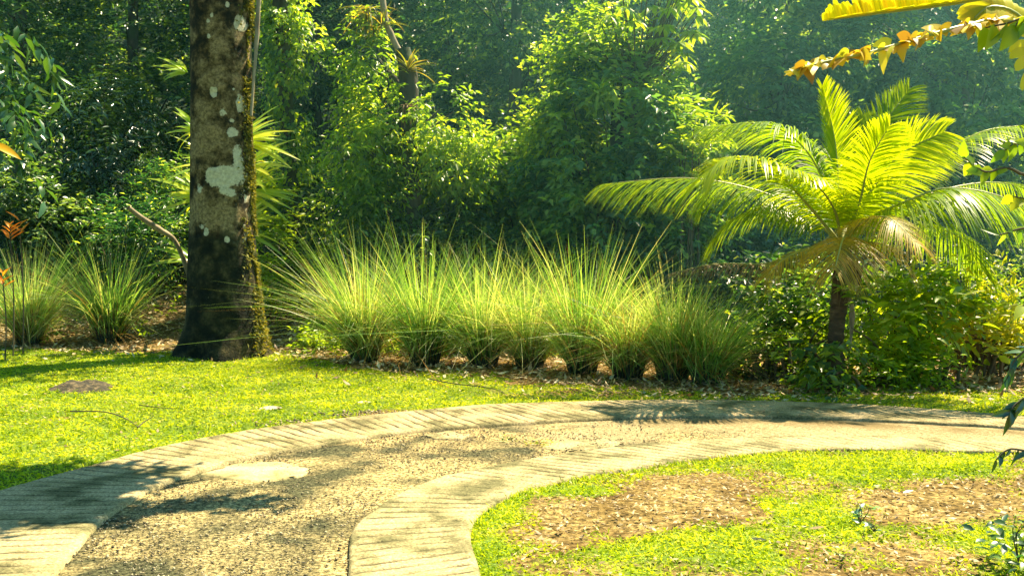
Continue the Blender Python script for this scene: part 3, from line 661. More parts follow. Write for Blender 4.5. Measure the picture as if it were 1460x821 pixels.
    zz = r.uniform(0, 6.3, n)**1.0; a = r.normal(-.10, .2, n)
    ok = fbm(zz*1.9, a*3, seed=44, octv=3) > np.interp(zz, [0, 1.5, 3, 6], [.36, .44, .5, .45])
    zz, a = zz[ok], a[ok]; n = len(zz); R0 = np.interp(zz, z, rad)*(1+.10*np.clip(1-zz/.55, 0, 1))
    fr = np.column_stack([np.cos(a), np.sin(a), np.zeros(n)])
    P = np.column_stack([np.interp(zz, z, ctr), np.full(n, Yt), zz])+fr*(R0-.01)[:, None]
    D = fr*.8+r.normal(scale=.5, size=(n, 3)); D[:, 2] -= .5
    V, Fc, A = leaves2(P, D, fr+r.normal(scale=.4, size=(n, 3)), r.uniform(.03, .09, n), r.uniform(.02, .04, n), r.uniform(0, 1, n))
    mk('moss', V, Fc, M['moss'], t, attrs=A)
    # limbs and crown well above the picture
    q = []; tips = []
    top = np.array([ctr[-1], Yt, H])
    for k in range(9):
        a = k*2.4; h = 12.2+k*.5; L_ = 2.8-k*.1
        p0 = np.array([np.interp(h, z, ctr), Yt, h]); e = p0+np.array([math.cos(a)*L_, math.sin(a)*L_, 2.2+.3*k])
        q.append(tube([p0, (p0+e)/2+[0, 0, -.2], e], [.16, .10, .03], seg=8, n=14)); tips += [tuple(e)+(1.5, 1.5, 1.2), tuple((p0+e)/2+[0, 0, 1.2])+(1.2, 1.2, .9)]
    V, Fc, A = catv(q); mk('limbs', V, Fc, M['bark'], t, attrs=A, smooth=True)
    for (ex, ey, ez) in ((W(330, 0, Yt)[0]+1.6, Yt+1.2, 6.9), (W(330, 0, Yt)[0]+.2, Yt+1.9, 7.0)):  # unseen low boughs, added to shade the lawn at left
        p0 = np.array([np.interp(6.2, z, ctr), Yt, 6.2]); e = np.array([ex, ey, ez]); V2, F2, A2 = tube([p0, (p0+e)/2, e], [.12, .08, .03], seg=8, n=14); mk('limb', V2, F2, M['bark'], t, attrs=A2, smooth=True); tips.append(tuple(e)+(1.1, .8, .45)); tips.append(tuple((p0+e)/2+[0, .1, .3])+(.9, .8, .4))
    P, O = lobepts(tips, 1700, r, seed=3)
    V, Fc, A = leaves2(*sprays(P, O, .6, 8, .2, .09, r)); mk('crown', V, Fc, M['jungle'], t, attrs=A)
    # pale vine hanging along the right flank
    pts = [W(378, -160, Yt-.1), W(369, 0, Yt-.2), W(366, 60, Yt-.25), W(362, 110, Yt-.3), W(358, 165, Yt-.35)]
    V, Fc, A = tube(pts, [.035, .035, .03, .02, .02], seg=7, n=40, rough=.3); mk('hanging_vine', V, Fc, M['barkpale'], t, attrs=A, smooth=True)
big_tree()

# ------------------------------------------------------------------ generic forest plants
def leafy(name, label, cat, px, Yb, lobes, mat, seed, nspray, L, Wd, group=None, trunk=None, tl=.5, nl=8, hang=.3, droop=.3, freq=1.1, thr=.42, shell=.5,
          bark='bark', limbs=True, seg=None, fold=.25, extra=None, planar=1.0, tvar=True, wide=.45):
    """lobes in photo pixels at depth: (px, py, dY, rx_px, ry_px, rY_m)"""
    r = rng(seed); t = thing(name, label, cat, group)
    lo = []
    for (lx, ly, dy, rx, ry, rd) in lobes:
        c = W(lx, ly, Yb+dy); k = (Yb+dy)/F; lo.append((c[0], c[1], c[2], rx*k, rd, ry*k))
    base = np.array([W(px, 400, Yb)[0], Yb, float(ground_z(np.array([[0.]]), np.array([[Yb]]))[0, 0])-.1])
    P, O = lobepts(lo, nspray, r, freq, thr, seed, shell)
    tv = np.clip(fbm(P[:, 0]*.9, P[:, 1]*.9, P[:, 2]*.9, seed+5, 2)*1.6-.3+r.normal(scale=.15, size=len(P)), 0, 1)
    S = sprays(P, O+np.array([0, 0, .15]), tl, nl, L, Wd, r, hang=hang, droop=droop, tv=tv, planar=planar)
    if seg: V, Fc, A = leavesN(*S, seg=seg, fold=fold)
    else: V, Fc, A = leaves2(*S, fold=fold, wide=wide)
    if trunk:
        mk('crown', V, Fc, mat, t, attrs=A)
        (tp, rr) = trunk   # points in px at Yb
        pts = [base]+[W(a, b_, Yb+c_) for a, b_, c_ in tp]
        q = [tube(pts, rr, seg=12, n=50, rough=.12, seed=seed)]
        V, Fc, A = catv(q); mk('trunk', V, Fc, M[bark], t, attrs=A, smooth=True)
        if limbs:
            q = []; tr_ = bez(pts, 50)
            for l in lo[:10]:
                e = np.array(l[:3]); s = tr_[np.argmin(np.abs(tr_[:, 2]-(e[2]-l[5]*.8)))]
                q.append(tube([s, (s+e)/2+[0, 0, .1], e+[0, 0, l[5]*.3]], [.05, .035, .012], seg=6, n=12))
                for k in range(5):
                    d = nrm(r.normal(size=3))*np.array(l[3:6])*.8; q.append(tube([(s+e)/2, e*.6+s*.4+d*.5, e+d], [.025, .018, .006], seg=5, n=8))
            V, Fc, A = catv(q); mk('limbs', V, Fc, M[bark], t, attrs=A, smooth=True)
    else:
        mk('foliage', V, Fc, mat, t, attrs=A)
        q = []
        for k in range(9):
            l = lo[k % len(lo)]; e = np.array(l[:3])+nrm(r.normal(size=3))*np.array(l[3:6])*.75
            b0 = base+np.array([r.normal()*.12, r.normal()*.1, 0]); 
            q.append(tube([b0, b0*.5+e*.5+np.array([0, 0, .15]), e], [.028, .018, .006], seg=5, n=12))
        V, Fc, A = catv(q); mk('stems', V, Fc, M['twig'], t, attrs=A, smooth=True)
    return t
exec("pass")

# far wooded slope that closes the view
r = rng(200); n = 9000
x = r.uniform(-26, 26, n); yy = 27+r.uniform(0, 1, n)**1.3*26; 
zb = ground_z(x, yy)
P = np.column_stack([x, yy, zb+r.uniform(0, 1, n)*(9+3*fbm(x*.4, yy*.4, seed=2))])
nz = fbm(P[:, 0]*.45, P[:, 1]*.45, P[:, 2]*.55, 77, 3); P = P[nz > .42]
O = r.normal(size=P.shape)+[0, -.6, .2]
tv = np.clip(fbm(P[:, 0]*.5, P[:, 1]*.5, P[:, 2]*.5, 99, 2)*1.5-.4, 0, 1)
V, Fc, A = leaves2(*sprays(P, O, 1.1, 12, .34, .17, r, tv=tv))
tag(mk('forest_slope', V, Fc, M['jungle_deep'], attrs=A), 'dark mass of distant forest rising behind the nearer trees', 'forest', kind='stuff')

# tall forest trees behind (trunk px, depth, trunk px radius, lobes)
def ftree(px, Yb, rpx, lobes, mat, seed, label, ns=1500, L=.17, Wd=.08, lean=0, **kw):
    k = Yb/F
    tr = ([(px+lean*.3, 250, 0), (px+lean*.6, 60, 0), (px+lean, -250, 0)], [rpx*k*1.25, rpx*k, rpx*k*.9, rpx*k*.6])
    return leafy('forest_tree', label, 'tree', px, Yb, lobes, M[mat], seed, ns, L, Wd, group=None, trunk=tr, **kw)
ftree(30, 24, 9, [(20, 60, 0, 120, 90, 1.8), (60, 190, -1, 110, 70, 1.5), (-60, -60, 0, 160, 120, 2.5), (80, -180, 0, 160, 110, 2.5)], 'jungle', 201, 'dark tree at the far left edge with layered drooping boughs', ns=1900)
ftree(190, 25.5, 8, [(180, 60, 0, 100, 100, 1.8), (130, 150, -1, 70, 60, 1.2), (240, 160, -.5, 70, 70, 1.2), (170, -120, 0, 150, 110, 2.4)], 'jungle', 202, 'dark tree left of the lichen trunk with small sunlit leaf specks', ns=1900, L=.14, Wd=.07)
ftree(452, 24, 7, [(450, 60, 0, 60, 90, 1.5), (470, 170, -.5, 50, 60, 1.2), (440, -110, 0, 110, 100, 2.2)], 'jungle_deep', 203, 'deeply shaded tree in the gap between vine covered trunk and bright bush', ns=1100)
ftree(640, 25, 8, [(640, 60, 0, 90, 80, 1.6), (700, 160, -1, 60, 80, 1.3), (620, -120, 0, 140, 110, 2.4)], 'jungle', 204, 'tree behind the bromeliad covered trunk with speckled mid green leaves', ns=1500, L=.15)
ftree(727, 21.5, 9, [(700, 20, 0, 90, 60, 1.4), (770, 90, .3, 60, 60, 1.2), (720, -130, 0, 150, 100, 2.2), (740, 250, .5, 60, 60, 1.)], 'jungle', 205, 'tall tree with straight dark trunk at the middle of the forest edge', ns=1300, L=.15, lean=14)
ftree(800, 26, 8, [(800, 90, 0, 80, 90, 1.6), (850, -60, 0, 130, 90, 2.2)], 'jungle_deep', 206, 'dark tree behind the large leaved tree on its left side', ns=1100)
ftree(1090, 23, 7, [(1065, 60, -.5, 62, 80, 1.3), (1040, 150, -.5, 50, 70, 1.), (1090, -90, 0, 110, 90, 2.)], 'bright', 207, 'sunlit small leaved tree right of the large leaved tree', ns=1500, L=.11, Wd=.055, nl=10)
ftree(1190, 24, 4, [(1180, 60, 0, 90, 90, 1.7), (1150, 190, -1, 80, 80, 1.4), (1200, -120, 0, 150, 110, 2.3), (1230, 290, -1, 80, 70, 1.3)], 'jungle_teal', 208, 'hazy blue green tree behind the left fronds of the palm', ns=2700, L=.13, Wd=.07, thr=.34)
ftree(1330, 23, 4, [(1320, 100, 0, 90, 90, 1.7), (1340, 220, -1, 80, 80, 1.4), (1330, -90, 0, 150, 110, 2.3), (1340, 330, -1, 80, 60, 1.3)], 'jungle_teal', 209, 'hazy blue green tree directly behind the palm crown', ns=2700, L=.13, Wd=.07, thr=.34)
ftree(1460, 22, 4, [(1450, 120, 0, 80, 90, 1.7), (1460, 240, -1, 80, 80, 1.4), (1500, -60, 0, 150, 110, 2.3), (1440, 360, -1, 70, 70, 1.2)], 'jungle_teal', 210, 'hazy blue green tree at the far right edge behind the palm', ns=2500, L=.13, Wd=.07, thr=.34)
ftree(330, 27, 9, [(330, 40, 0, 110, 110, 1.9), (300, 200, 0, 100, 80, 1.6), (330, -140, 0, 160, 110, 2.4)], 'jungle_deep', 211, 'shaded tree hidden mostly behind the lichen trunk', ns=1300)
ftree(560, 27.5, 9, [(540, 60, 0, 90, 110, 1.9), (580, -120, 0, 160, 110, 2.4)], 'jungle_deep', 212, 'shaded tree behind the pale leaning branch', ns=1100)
ftree(930, 25, 9, [(960, 60, 0, 100, 110, 1.9), (940, 210, 0, 100, 90, 1.7), (940, -120, 0, 160, 110, 2.4)], 'jungle_teal', 213, 'shaded blue green tree behind the large leaved tree', ns=1700)

# nearer shrubs and small trees of the forest edge
def bush(px, Yb, lobes, mat, seed, label, ns=700, L=.13, Wd=.06, name='shrub', **kw):
    return leafy(name, label, 'shrub', px, Yb, lobes, M[mat], seed, ns, L, Wd, **kw)
bush(150, 20.5, [(150, 170, 0, 55, 45, .8), (160, 240, -.3, 55, 45, .9), (120, 290, 0, 70, 50, 1.)], 'glossy', 301, 'shrub with narrow glossy leaves catching white highlights left of the trunk', ns=900, L=.17, Wd=.045, hang=.6)
bush(30, 19, [(20, 270, 0, 90, 50, .9), (90, 320, 0, 80, 45, .8)], 'jungle_deep', 302, 'dark low shrub at the left edge behind the grass clumps', ns=800, L=.12)
bush(200, 19, [(190, 330, 0, 60, 35, .8), (250, 300, .4, 60, 60, .9)], 'jungle', 303, 'shaded low shrub just left of the trunk with feathery leaves', ns=700, L=.11, Wd=.03, nl=12)
bush(440, 19.5, [(440, 290, 0, 55, 45, .8), (420, 250, .5, 40, 50, .8), (470, 340, -.5, 50, 40, .7)], 'jungle', 304, 'speckled small leaved shrub right of the lichen trunk', ns=1000, L=.09, Wd=.05)
bush(400, 17.6, [(385, 330, 0, 30, 60, .5), (400, 390, -.4, 40, 30, .5)], 'lime', 305, 'yellow green bushy plant tucked against the right side of the lichen trunk', ns=360, L=.14, Wd=.04)
leafy('bush_tree', 'bright leafy small tree with bromeliads on its trunk left of centre', 'tree', 588, 17, [(540, 165, .2, 40, 40, .6), (628, 170, 0, 42, 48, .6), (520, 225, 0, 42, 50, .6), (655, 235, 0, 38, 45, .6), (585, 240, .8, 60, 60, .5), (545, 290, .1, 45, 35, .5), (640, 300, .1, 40, 30, .5), (530, 90, .4, 26, 60, .4)], M['bright'], 306, 1400, .13, .055,
      trunk=([(590, 330, 0), (583, 210, 0), (582, 110, 0), (575, 70, 0)], [.17, .15, .15, .16, .12]), tl=.45, nl=8, hang=.7, droop=.4)
bush(690, 18.2, [(690, 260, 0, 60, 45, .9), (740, 225, .3, 50, 40, .8), (650, 300, -.2, 50, 40, .8), (780, 190, .4, 40, 40, .7)], 'bright', 307, 'pale green sunlit low bush between bromeliad trunk and large leaved tree', ns=900, L=.14, Wd=.07)
bush(560, 18.4, [(520, 310, 0, 60, 40, .8), (590, 300, .2, 60, 40, .8)], 'jungle', 308, 'shaded shrub behind the left part of the grass row', ns=700, L=.1)
bush(760, 18, [(760, 310, 0, 70, 50, .9), (700, 345, -.3, 70, 30, .7)], 'midteal', 309, 'blue green shaded shrub behind the middle of the grass row', ns=800, L=.13)
leafy('broadleaf_tree', 'large leaved tree with lit top and shaded blue green flank at centre right', 'tree', 885, 17.2, [(880, 150, 0, 80, 70, 1.1), (840, 230, -.2, 75, 60, 1.), (930, 230, -.2, 80, 70, 1.), (870, 310, -.4, 90, 50, 1.), (960, 320, -.2, 80, 55, .9), (790, 290, 0, 50, 50, .8)], M['midteal'], 310, 2300, .16, .085,
      trunk=([(885, 330, 0), (880, 200, 0), (885, 80, 0)], [.16, .14, .12, .07]), tl=.5, nl=8, hang=.5, bark='bark')
bush(880, 16.9, [(815, 125, 0, 45, 45, .6), (850, 60, .2, 50, 40, .6), (800, 170, 0, 35, 40, .5)], 'bright', 311, 'climber with bright small leaves scrambling over the left of the large leaved tree', ns=420, L=.14, Wd=.07, name='climbing_plant')
bush(1010, 18.5, [(1010, 330, 0, 60, 55, .8), (1060, 290, .3, 60, 60, .8), (1120, 330, .2, 60, 60, .8)], 'jungle_teal', 312, 'hazy shaded shrub behind the left fronds of the palm', ns=900, L=.13)
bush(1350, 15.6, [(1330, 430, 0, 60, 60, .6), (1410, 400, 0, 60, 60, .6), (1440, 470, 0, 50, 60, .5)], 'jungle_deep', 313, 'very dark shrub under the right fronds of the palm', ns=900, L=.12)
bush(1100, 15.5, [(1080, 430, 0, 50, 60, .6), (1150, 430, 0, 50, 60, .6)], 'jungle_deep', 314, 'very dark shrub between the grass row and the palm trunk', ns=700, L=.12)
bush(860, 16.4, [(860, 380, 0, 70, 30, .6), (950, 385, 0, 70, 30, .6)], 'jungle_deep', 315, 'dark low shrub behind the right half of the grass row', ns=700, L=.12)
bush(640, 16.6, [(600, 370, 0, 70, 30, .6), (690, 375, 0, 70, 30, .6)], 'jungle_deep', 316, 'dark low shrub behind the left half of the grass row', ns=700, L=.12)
bush(985, 16, [(985, 185, 0, 30, 20, .3), (975, 215, 0, 24, 20, .3)], 'lime', 317, 'slender sapling with pale star shaped leaf tufts beside the large leaved tree', ns=60, L=.2, Wd=.04, name='sapling')

leafy('broadleaf_tree', 'hazy large leaved tree rising behind the left fronds of the palm', 'tree', 1110, 18.6, [(1090, 120, 0, 60, 70, .9), (1150, 200, 0, 60, 60, .8), (1080, 240, .2, 60, 60, .8), (1160, 60, .3, 60, 60, .9), (1130, -60, .3, 70, 60, 1.)], M['midteal'], 318, 1300, .17, .09,
      trunk=([(1112, 330, 0), (1115, 200, 0), (1120, 40, 0)], [.12, .10, .08, .05]), tl=.5, nl=8, hang=.5)
leafy('broadleaf_tree', 'hazy large leaved tree rising behind the right fronds of the palm', 'tree', 1385, 18.2, [(1380, 150, 0, 70, 70, .9), (1300, 100, .2, 60, 60, .8), (1440, 250, 0, 60, 60, .8), (1350, 260, .2, 60, 60, .8), (1400, 30, .3, 80, 60, .9), (1290, -40, .4, 70, 60, 1.), (1240, 60, .6, 50, 70, .8)], M['midteal'], 319, 1800, .17, .09,
      trunk=([(1385, 330, 0), (1380, 200, 0), (1372, 40, 0)], [.12, .10, .08, .05]), tl=.5, nl=8, hang=.5)
bush(930, 16.5, [(930, 250, 0, 60, 40, .4), (870, 300, 0, 60, 35, .4), (980, 300, 0, 50, 35, .4)], 'bright', 320, 'loose brighter leaves added to lighten the shaded front of the large leaved tree', ns=170, L=.14, Wd=.07, name='climbing_plant')  # bright leaves added to lighten the tree's shaded face
# palmate-leaved top (schefflera-like) of a separate tree
def umbrella_tree():
    r = rng(330); t = thing('umbrella_leaf_tree', 'tree top of glowing yellow green umbrella shaped leaf whorls at upper centre right', 'tree')
    Yb = 16.8; P, D, Nn, L, Wd = [], [], [], [], []; q = []
    base = np.array([W(905, 0, Yb)[0], Yb+.2, 0]); top = W(905, 120, Yb+.2)
    q.append(tube([base, (base+top)/2, top], [.10, .09, .06], seg=9, n=24))
    cen = [(r.uniform(835, 1000), r.uniform(-60, 110)) for _ in range(46)]
    cen = [(x, y) for x, y in cen if abs(x-915)/95+max(0, y-60)/90 < 1.1]+[(905, 20), (930, 10), (880, 45), (985, 45), (960, 62), (840, 85), (870, 22), (915, 60)]
    for (x, y) in cen:
        c = W(x, y, Yb+r.uniform(-.7, .6)); q.append(tube([top, (top+c)/2+[0, 0, -.1], c], [.03, .015, .006], seg=5, n=8))
        m_ = r.integers(7, 11); a0 = r.uniform(0, 6)
        for k in range(m_):
            a = a0+k*2*PI/m_
            P.append(c); D.append([math.cos(a), math.sin(a), r.uniform(-.45, .05)]); Nn.append([0, 0, 1.]); L.append(r.uniform(.22, .36)); Wd.append(r.uniform(.07, .10))
    n = len(P); V, Fc, A = leavesN(np.array(P), np.array(D), np.array(Nn)+r.normal(scale=.15, size=(n, 3)), np.array(L), np.array(Wd), np.clip(r.normal(.6, .25, n), 0, 1), seg=4, curl=.35)
    mk('crown', V, Fc, M['lime'], t, attrs=A)
    V, Fc, A = catv(q); mk('trunk', V, Fc, M['twig'], t, attrs=A, smooth=True)
umbrella_tree()

# vine clad trunk
def vine_tree():
    r = rng(340); t = thing('vine_clad_tree', 'slim trunk wrapped in sunlit climbing vines just right of the lichen trunk', 'tree')
    Yb = 18.2; k = Yb/F
    pts = [W(416, 470, Yb)*[1, 1, 0], W(414, 250, Yb), W(404, 100, Yb), W(398, -60, Yb), W(396, -350, Yb)]
    V, Fc, A = tube(pts, [.16, .13, .14, .13, .09], seg=12, n=60, rough=.15); mk('trunk', V, Fc, M['bark'], t, attrs=A, smooth=True)
    n = 4200; u = r.uniform(.24, .8, n); tr = bez(pts, 200)
    c = np.column_stack([np.interp(u, np.linspace(0, 1, 200), tr[:, i]) for i in range(3)])
    a = r.uniform(0, 2*PI, n); rad = .12+np.abs(r.normal(scale=.10, size=n))+.14*(fbm(c[:, 2]*1.5, a, seed=9) > .55)
    fr = np.column_stack([np.cos(a), np.sin(a), np.zeros(n)])
    ok = fbm(c[:, 2]*2.2, a*.8, seed=19) > .36; c, fr, rad = c[ok], fr[ok], rad[ok]; n = len(c)
    D = fr*.5+r.normal(scale=.4, size=(n, 3)); D[:, 2] -= .9
    V, Fc, A = leaves2(c+fr*rad[:, None], D, fr+[0, 0, .5]+r.normal(scale=.3, size=(n, 3)), r.uniform(.07, .13, n), r.uniform(.05, .08, n), r.uniform(0, 1, n)); mk('vine_leaves', V, Fc, M['bright'], t, attrs=A)
    P, O = lobepts([(W(425, 65, Yb)[0], Yb, W(425, 65, Yb)[2], .45, .4, .3), (W(400, 20, Yb)[0], Yb, W(400, 20, Yb)[2], .4, .4, .5), (pts[-1][0], Yb, pts[-1][2], .8, .8, .7)], 380, r, thr=.3)
    V, Fc, A = leaves2(*sprays(P, O, .3, 7, .11, .06, r, hang=.6)); mk('crown', V, Fc, M['bright'], t, attrs=A)
vine_tree()

# strap-leaved rosettes
def rosette(c, n, L, Wd, r, up=.5, drp=.5, az=None, azs=9, tilt=(.2, 1.2), face=0.):
    a = r.uniform(0, 2*PI, n) if az is None else r.normal(az, azs, n)
    th = r.uniform(*tilt, n)
    D = np.column_stack([np.cos(a)*np.sin(th), np.sin(a)*np.sin(th), np.cos(th)])
    P = np.tile(np.array(c, float), (n, 1))+D*.03
    Nn = np.column_stack([-np.cos(a)*np.cos(th), -np.sin(a)*np.cos(th)-face, np.sin(th)])
    return leavesN(P, D, Nn, L*r.uniform(.6, 1.15, n), Wd*r.uniform(.7, 1.2, n), r.uniform(0, 1, n), seg=6, fold=.3, curl=drp, prof=np.array([.5, .9, 1, .95, .8, .5, .05]))
def dracaena():
    r = rng(350); t = thing('strap_leaf_plant', 'plant with long yellow green strap leaves spreading from behind the lichen trunk', 'plant')
    Yb = 15.6; q = []
    for (x, y, n, L, az, s) in [(300, 285, 20, .75, PI, .8), (290, 190, 9, .5, PI, .6), (275, 105, 9, .45, PI, .6), (335, 205, 22, .75, 0, .8), (340, 275, 20, .7, 0, .8), (290, 375, 9, .7, PI, .6), (335, 330, 14, .65, 0, .8), (318, 240, 14, .9, PI, 1.2), (345, 240, 12, .7, 0, .7)]:
        q.append(rosette(W(x+(-8 if az > 1 else 8), y, Yb+r.uniform(-.1, .3)), int(n*1.2), L*1.1, .075, r, az=az, azs=s, drp=.35, tilt=(.5, 1.9), face=.9))
    V, Fc, A = catv(q); mk('leaves', V, Fc, M['strap'], t, attrs=A)
    q = [tube([W(315, 470, Yb)*[1, 1, 0], W(312, 330, Yb), W(305, 200, Yb), W(290, 100, Yb)], [.06, .05, .04, .02], seg=8, n=30), tube([W(322, 470, Yb)*[1, 1, 0], W(330, 330, Yb), W(340, 200, Yb)], [.06, .05, .03], seg=8, n=30)]
    V, Fc, A = catv(q); mk('stem', V, Fc, M['twig'], t, attrs=A, smooth=True)
dracaena()
V, Fc, A = tube([W(183, 296, 14.4), W(205, 313, 14.6), W(228, 328, 14.8), W(250, 345, 15.0), W(272, 400, 15.3), W(290, 486, 15.4)], [.035, .04, .045, .035, .04, .05], seg=8, n=40, rough=.2)
tag(mk('leaning_branch', V, Fc, M['barkpale'], attrs=A, smooth=True), 'bare brown broken branch leaning out left of the lichen trunk', 'branch')

def bromeliad(px, py, Y, n, L, seed, label, mat='brom', tilt=(.1, 1.5), wd=.035, drp=.5):
    r = rng(seed); c = W(px, py, Y)
    V, Fc, A = rosette(c, n, L, wd, r, drp=drp, tilt=tilt)
    tag(mk('bromeliad', V, Fc, M[mat], attrs=A), label, 'bromeliad')
bromeliad(582, 102, 16.78, 34, .42, 401, 'orange and green bromeliad crowning the stump of the bright small tree')
bromeliad(578, 150, 16.8, 26, .35, 402, 'drooping brown bromeliad on the trunk under the orange one', tilt=(1.3, 2.6), mat='dead')
bromeliad(525, 15, 17.2, 60, .6, 403, 'large hanging tangle of dark narrow leaves at top left of centre', tilt=(1., 2.7), mat='brom', wd=.03)
bromeliad(545, 40, 16.9, 30, .4, 404, 'small rosette perched on the pale leaning branch')
bromeliad(855, 130, 15.95, 40, .5, 405, 'shaded green bromeliad on the left face of the large leaved tree', mat='palmlf', tilt=(.5, 2.2))
V, Fc, A = tube([W(540, -60, 17.1), W(548, 20, 17), W(560, 55, 17), W(575, 85, 17), W(581, 100, 17)], [.05, .055, .05, .06, .07], seg=9, n=40, rough=.2)
tag(mk('pale_branch', V, Fc, M['barkpale'], attrs=A, smooth=True), 'pale sunlit branch leaning above the bromeliad stump', 'branch')

# ------------------------------------------------------------------ coconut palm
def frond(pts, mats, t, r, Lmax=.6, n=64, roll=0, lift=.15, drp=.45, wd=.034, rr=.02, tip=.5, t0=.16, up=None, sw=(.6, 1.0)):
    n = int(n*2.0); wd = wd*.52
    c = bez(pts, 120); u = np.linspace(0, 1, 120); T = nrm(np.gradient(c, axis=0))
    upv = np.array([0, 0, 1.]) if up is None else np.array(up, float)
    S0 = nrm(np.cross(T, upv)); N0 = np.cross(S0, T)
    q = []
    for sg in (1, -1):
        tt = np.linspace(t0, .995, n)+r.normal(scale=.002, size=n); tt = np.clip(tt, 0, 1)
        f = lambda M_: np.column_stack([np.interp(tt, u, M_[:, i]) for i in range(3)])
        P, Tn, S, Nn = f(c), nrm(f(T)), nrm(f(S0)), nrm(f(N0))
        ra = roll
        S_ = S*math.cos(ra)+Nn*math.sin(ra); N_ = np.cross(S_, Tn)
        ang = np.interp(tt, [t0, .5, 1], [sw[0]*.5, sw[0], sw[1]])[:, None]+r.normal(scale=.05, size=(n, 1))
        D = S_*sg*np.cos(ang)+Tn*np.sin(ang)+N_*lift+r.normal(scale=.04, size=(n, 3))
        L = Lmax*np.interp(tt, [t0, .3, .55, .8, 1], [.55, .9, 1, .8, tip*.75])*r.uniform(.92, 1.05, n)
        side = np.cross(nrm(D), N_)+0
        tint = np.clip(r.normal(.5, .2, n), 0, 1)
        q.append(ribbons(P, D, L, np.full(n, wd)*r.uniform(.85, 1.1, n), drp*r.uniform(.8, 1.2, n), tint, seg=6, side=side, prof=np.array([.6, 1, 1, .9, .75, .5, .12])))
    V, Fc, A = catv(q); o = mk('frond', V, Fc, mats, t, attrs=A)
    V, Fc, A = tube(c[::6], np.linspace(rr, .004, 20), seg=6); mk('rachis', V, Fc, M['rachis'], o, attrs=A, smooth=True)
    return o
def palm():
    t = thing('coconut_palm', 'young coconut palm with glowing feathery fronds behind the driveway bend', 'palm tree')
    Yp = 11.4; r = rng(500)
    base = np.array([W(1192, 550, Yp)[0], Yp, -.05])
    pts = [base, W(1192, 480, Yp), W(1198, 420, Yp), W(1205, 350, Yp)]
    V, Fc, A = tube(pts, [.13, .085, .085, .10, .08], seg=20, n=90, rough=.12)
    k = np.repeat(np.arange(90), 20); d = V-np.repeat(bez(pts, 90), 20, 0); V = V+d*(.10*(np.sin(k*1.1) > .3))[:, None]
    mk('trunk', V, Fc, M['palmbark'], t, attrs=A, smooth=True)
    def P(*l): return [W(a, b, Yp+c) for a, b, c in l]
    G_ = M['palmlf']; Yg = M['palmyoung']; Ol = M['palmyel']; Dr = M['palmdry']
    B = (1200, 350, 0)
    frond(P(B, (1185, 285, -.05), (1150, 215, -.1), (1095, 178, -.2), (1010, 180, -.3)), G_, t, r, Lmax=.8, drp=.55, lift=.1, n=62)
    frond(P(B, (1150, 305, .2), (1080, 272, .3), (980, 254, .35), (862, 262, .3)), G_, t, r, Lmax=.8, drp=.6, lift=.0, n=70)
    frond(P(B, (1160, 300, .5), (1110, 265, .8), (1030, 262, 1.), (1000, 290, 1.1)), G_, t, r, Lmax=.6, drp=.5, n=56)
    frond(P(B, (1196, 280, .05), (1190, 200, .1), (1172, 124, .0)), Yg, t, r, Lmax=.5, drp=.15, lift=.35, n=56, up=(.3, -.9, .2), sw=(.9, 1.15))
    frond(P(B, (1215, 270, .5), (1245, 200, .8), (1296, 128, .9)), G_, t, r, Lmax=.62, drp=.25, lift=.2, n=58, up=(-.2, -.9, .5), sw=(.8, 1.0))
    frond(P(B, (1240, 275, -.15), (1285, 220, -.3), (1346, 188, -.5)), Yg, t, r, Lmax=.60, drp=.3, lift=.15, n=60, up=(-.3, -1, .3), sw=(.75, 1.0))
    frond(P(B, (1225, 290, -.3), (1240, 230, -.6), (1268, 180, -.8)), Yg, t, r, Lmax=.55, drp=.25, lift=.2, n=56, up=(-.1, -1, .2), sw=(.8, 1.05))
    frond(P(B, (1260, 300, .1), (1325, 235, .15), (1395, 190, .2), (1462, 178, .3)), G_, t, r, Lmax=.72, drp=.55, lift=.1, n=64)
    frond(P(B, (1235, 315, -.2), (1290, 288, -.5), (1355, 268, -.7), (1440, 285, -.9), (1500, 330, -1.)), G_, t, r, Lmax=.85, drp=.7, lift=.0, n=72)
    frond(P(B, (1260, 310, .4), (1330, 275, .7), (1420, 260, .9), (1500, 280, 1.)), G_, t, r, Lmax=.6, drp=.6, n=60)
    frond(P(B, (1205, 338, -.5), (1200, 346, -1.), (1190, 385, -1.4)), Ol, t, r, Lmax=.6, drp=.5, lift=.0, n=50, t0=.25, wd=.017)
    frond(P(B, (1225, 345, -.3), (1270, 352, -.5), (1300, 385, -.6)), Ol, t, r, Lmax=.42, drp=.6, n=40, wd=.015)
    frond(P(B, (1165, 352, -.3), (1120, 368, -.5), (1092, 395, -.6)), Ol, t, r, Lmax=.42, drp=.6, n=40, wd=.015)
    frond(P(B, (1150, 362, .1), (1090, 376, .1), (1020, 376, .1), (955, 390, .1)), Dr, t, r, Lmax=.3, drp=.9, n=60, wd=.017)
    frond(P(B, (1190, 300, .7), (1165, 230, 1.3), (1130, 190, 1.6)), G_, t, r, Lmax=.6, drp=.35, n=54)
    frond(P(B, (1225, 320, -.5), (1265, 310, -1.1), (1310, 350, -1.5)), Ol, t, r, Lmax=.5, drp=.6, n=50, wd=.017)
    frond(P(B, (1190, 300, -.3), (1160, 260, -.7), (1115, 240, -1.0)), Yg, t, r, Lmax=.6, drp=.5, lift=.15, n=54)
    frond(P(B, (1215, 290, .5), (1222, 220, 1.0), (1230, 165, 1.2)), G_, t, r, Lmax=.55, drp=.3, lift=.2, n=54, up=(0, -1, .3))
    frond(P(B, (1165, 310, .3), (1115, 290, .7), (1050, 310, .9), (1015, 345, 1.)), G_, t, r, Lmax=.6, drp=.6, n=54)
    frond(P(B, (1150, 290, -.3), (1095, 235, -.6), (1040, 225, -.8), (1005, 250, -.9)), Yg, t, r, Lmax=.62, drp=.6, n=54)
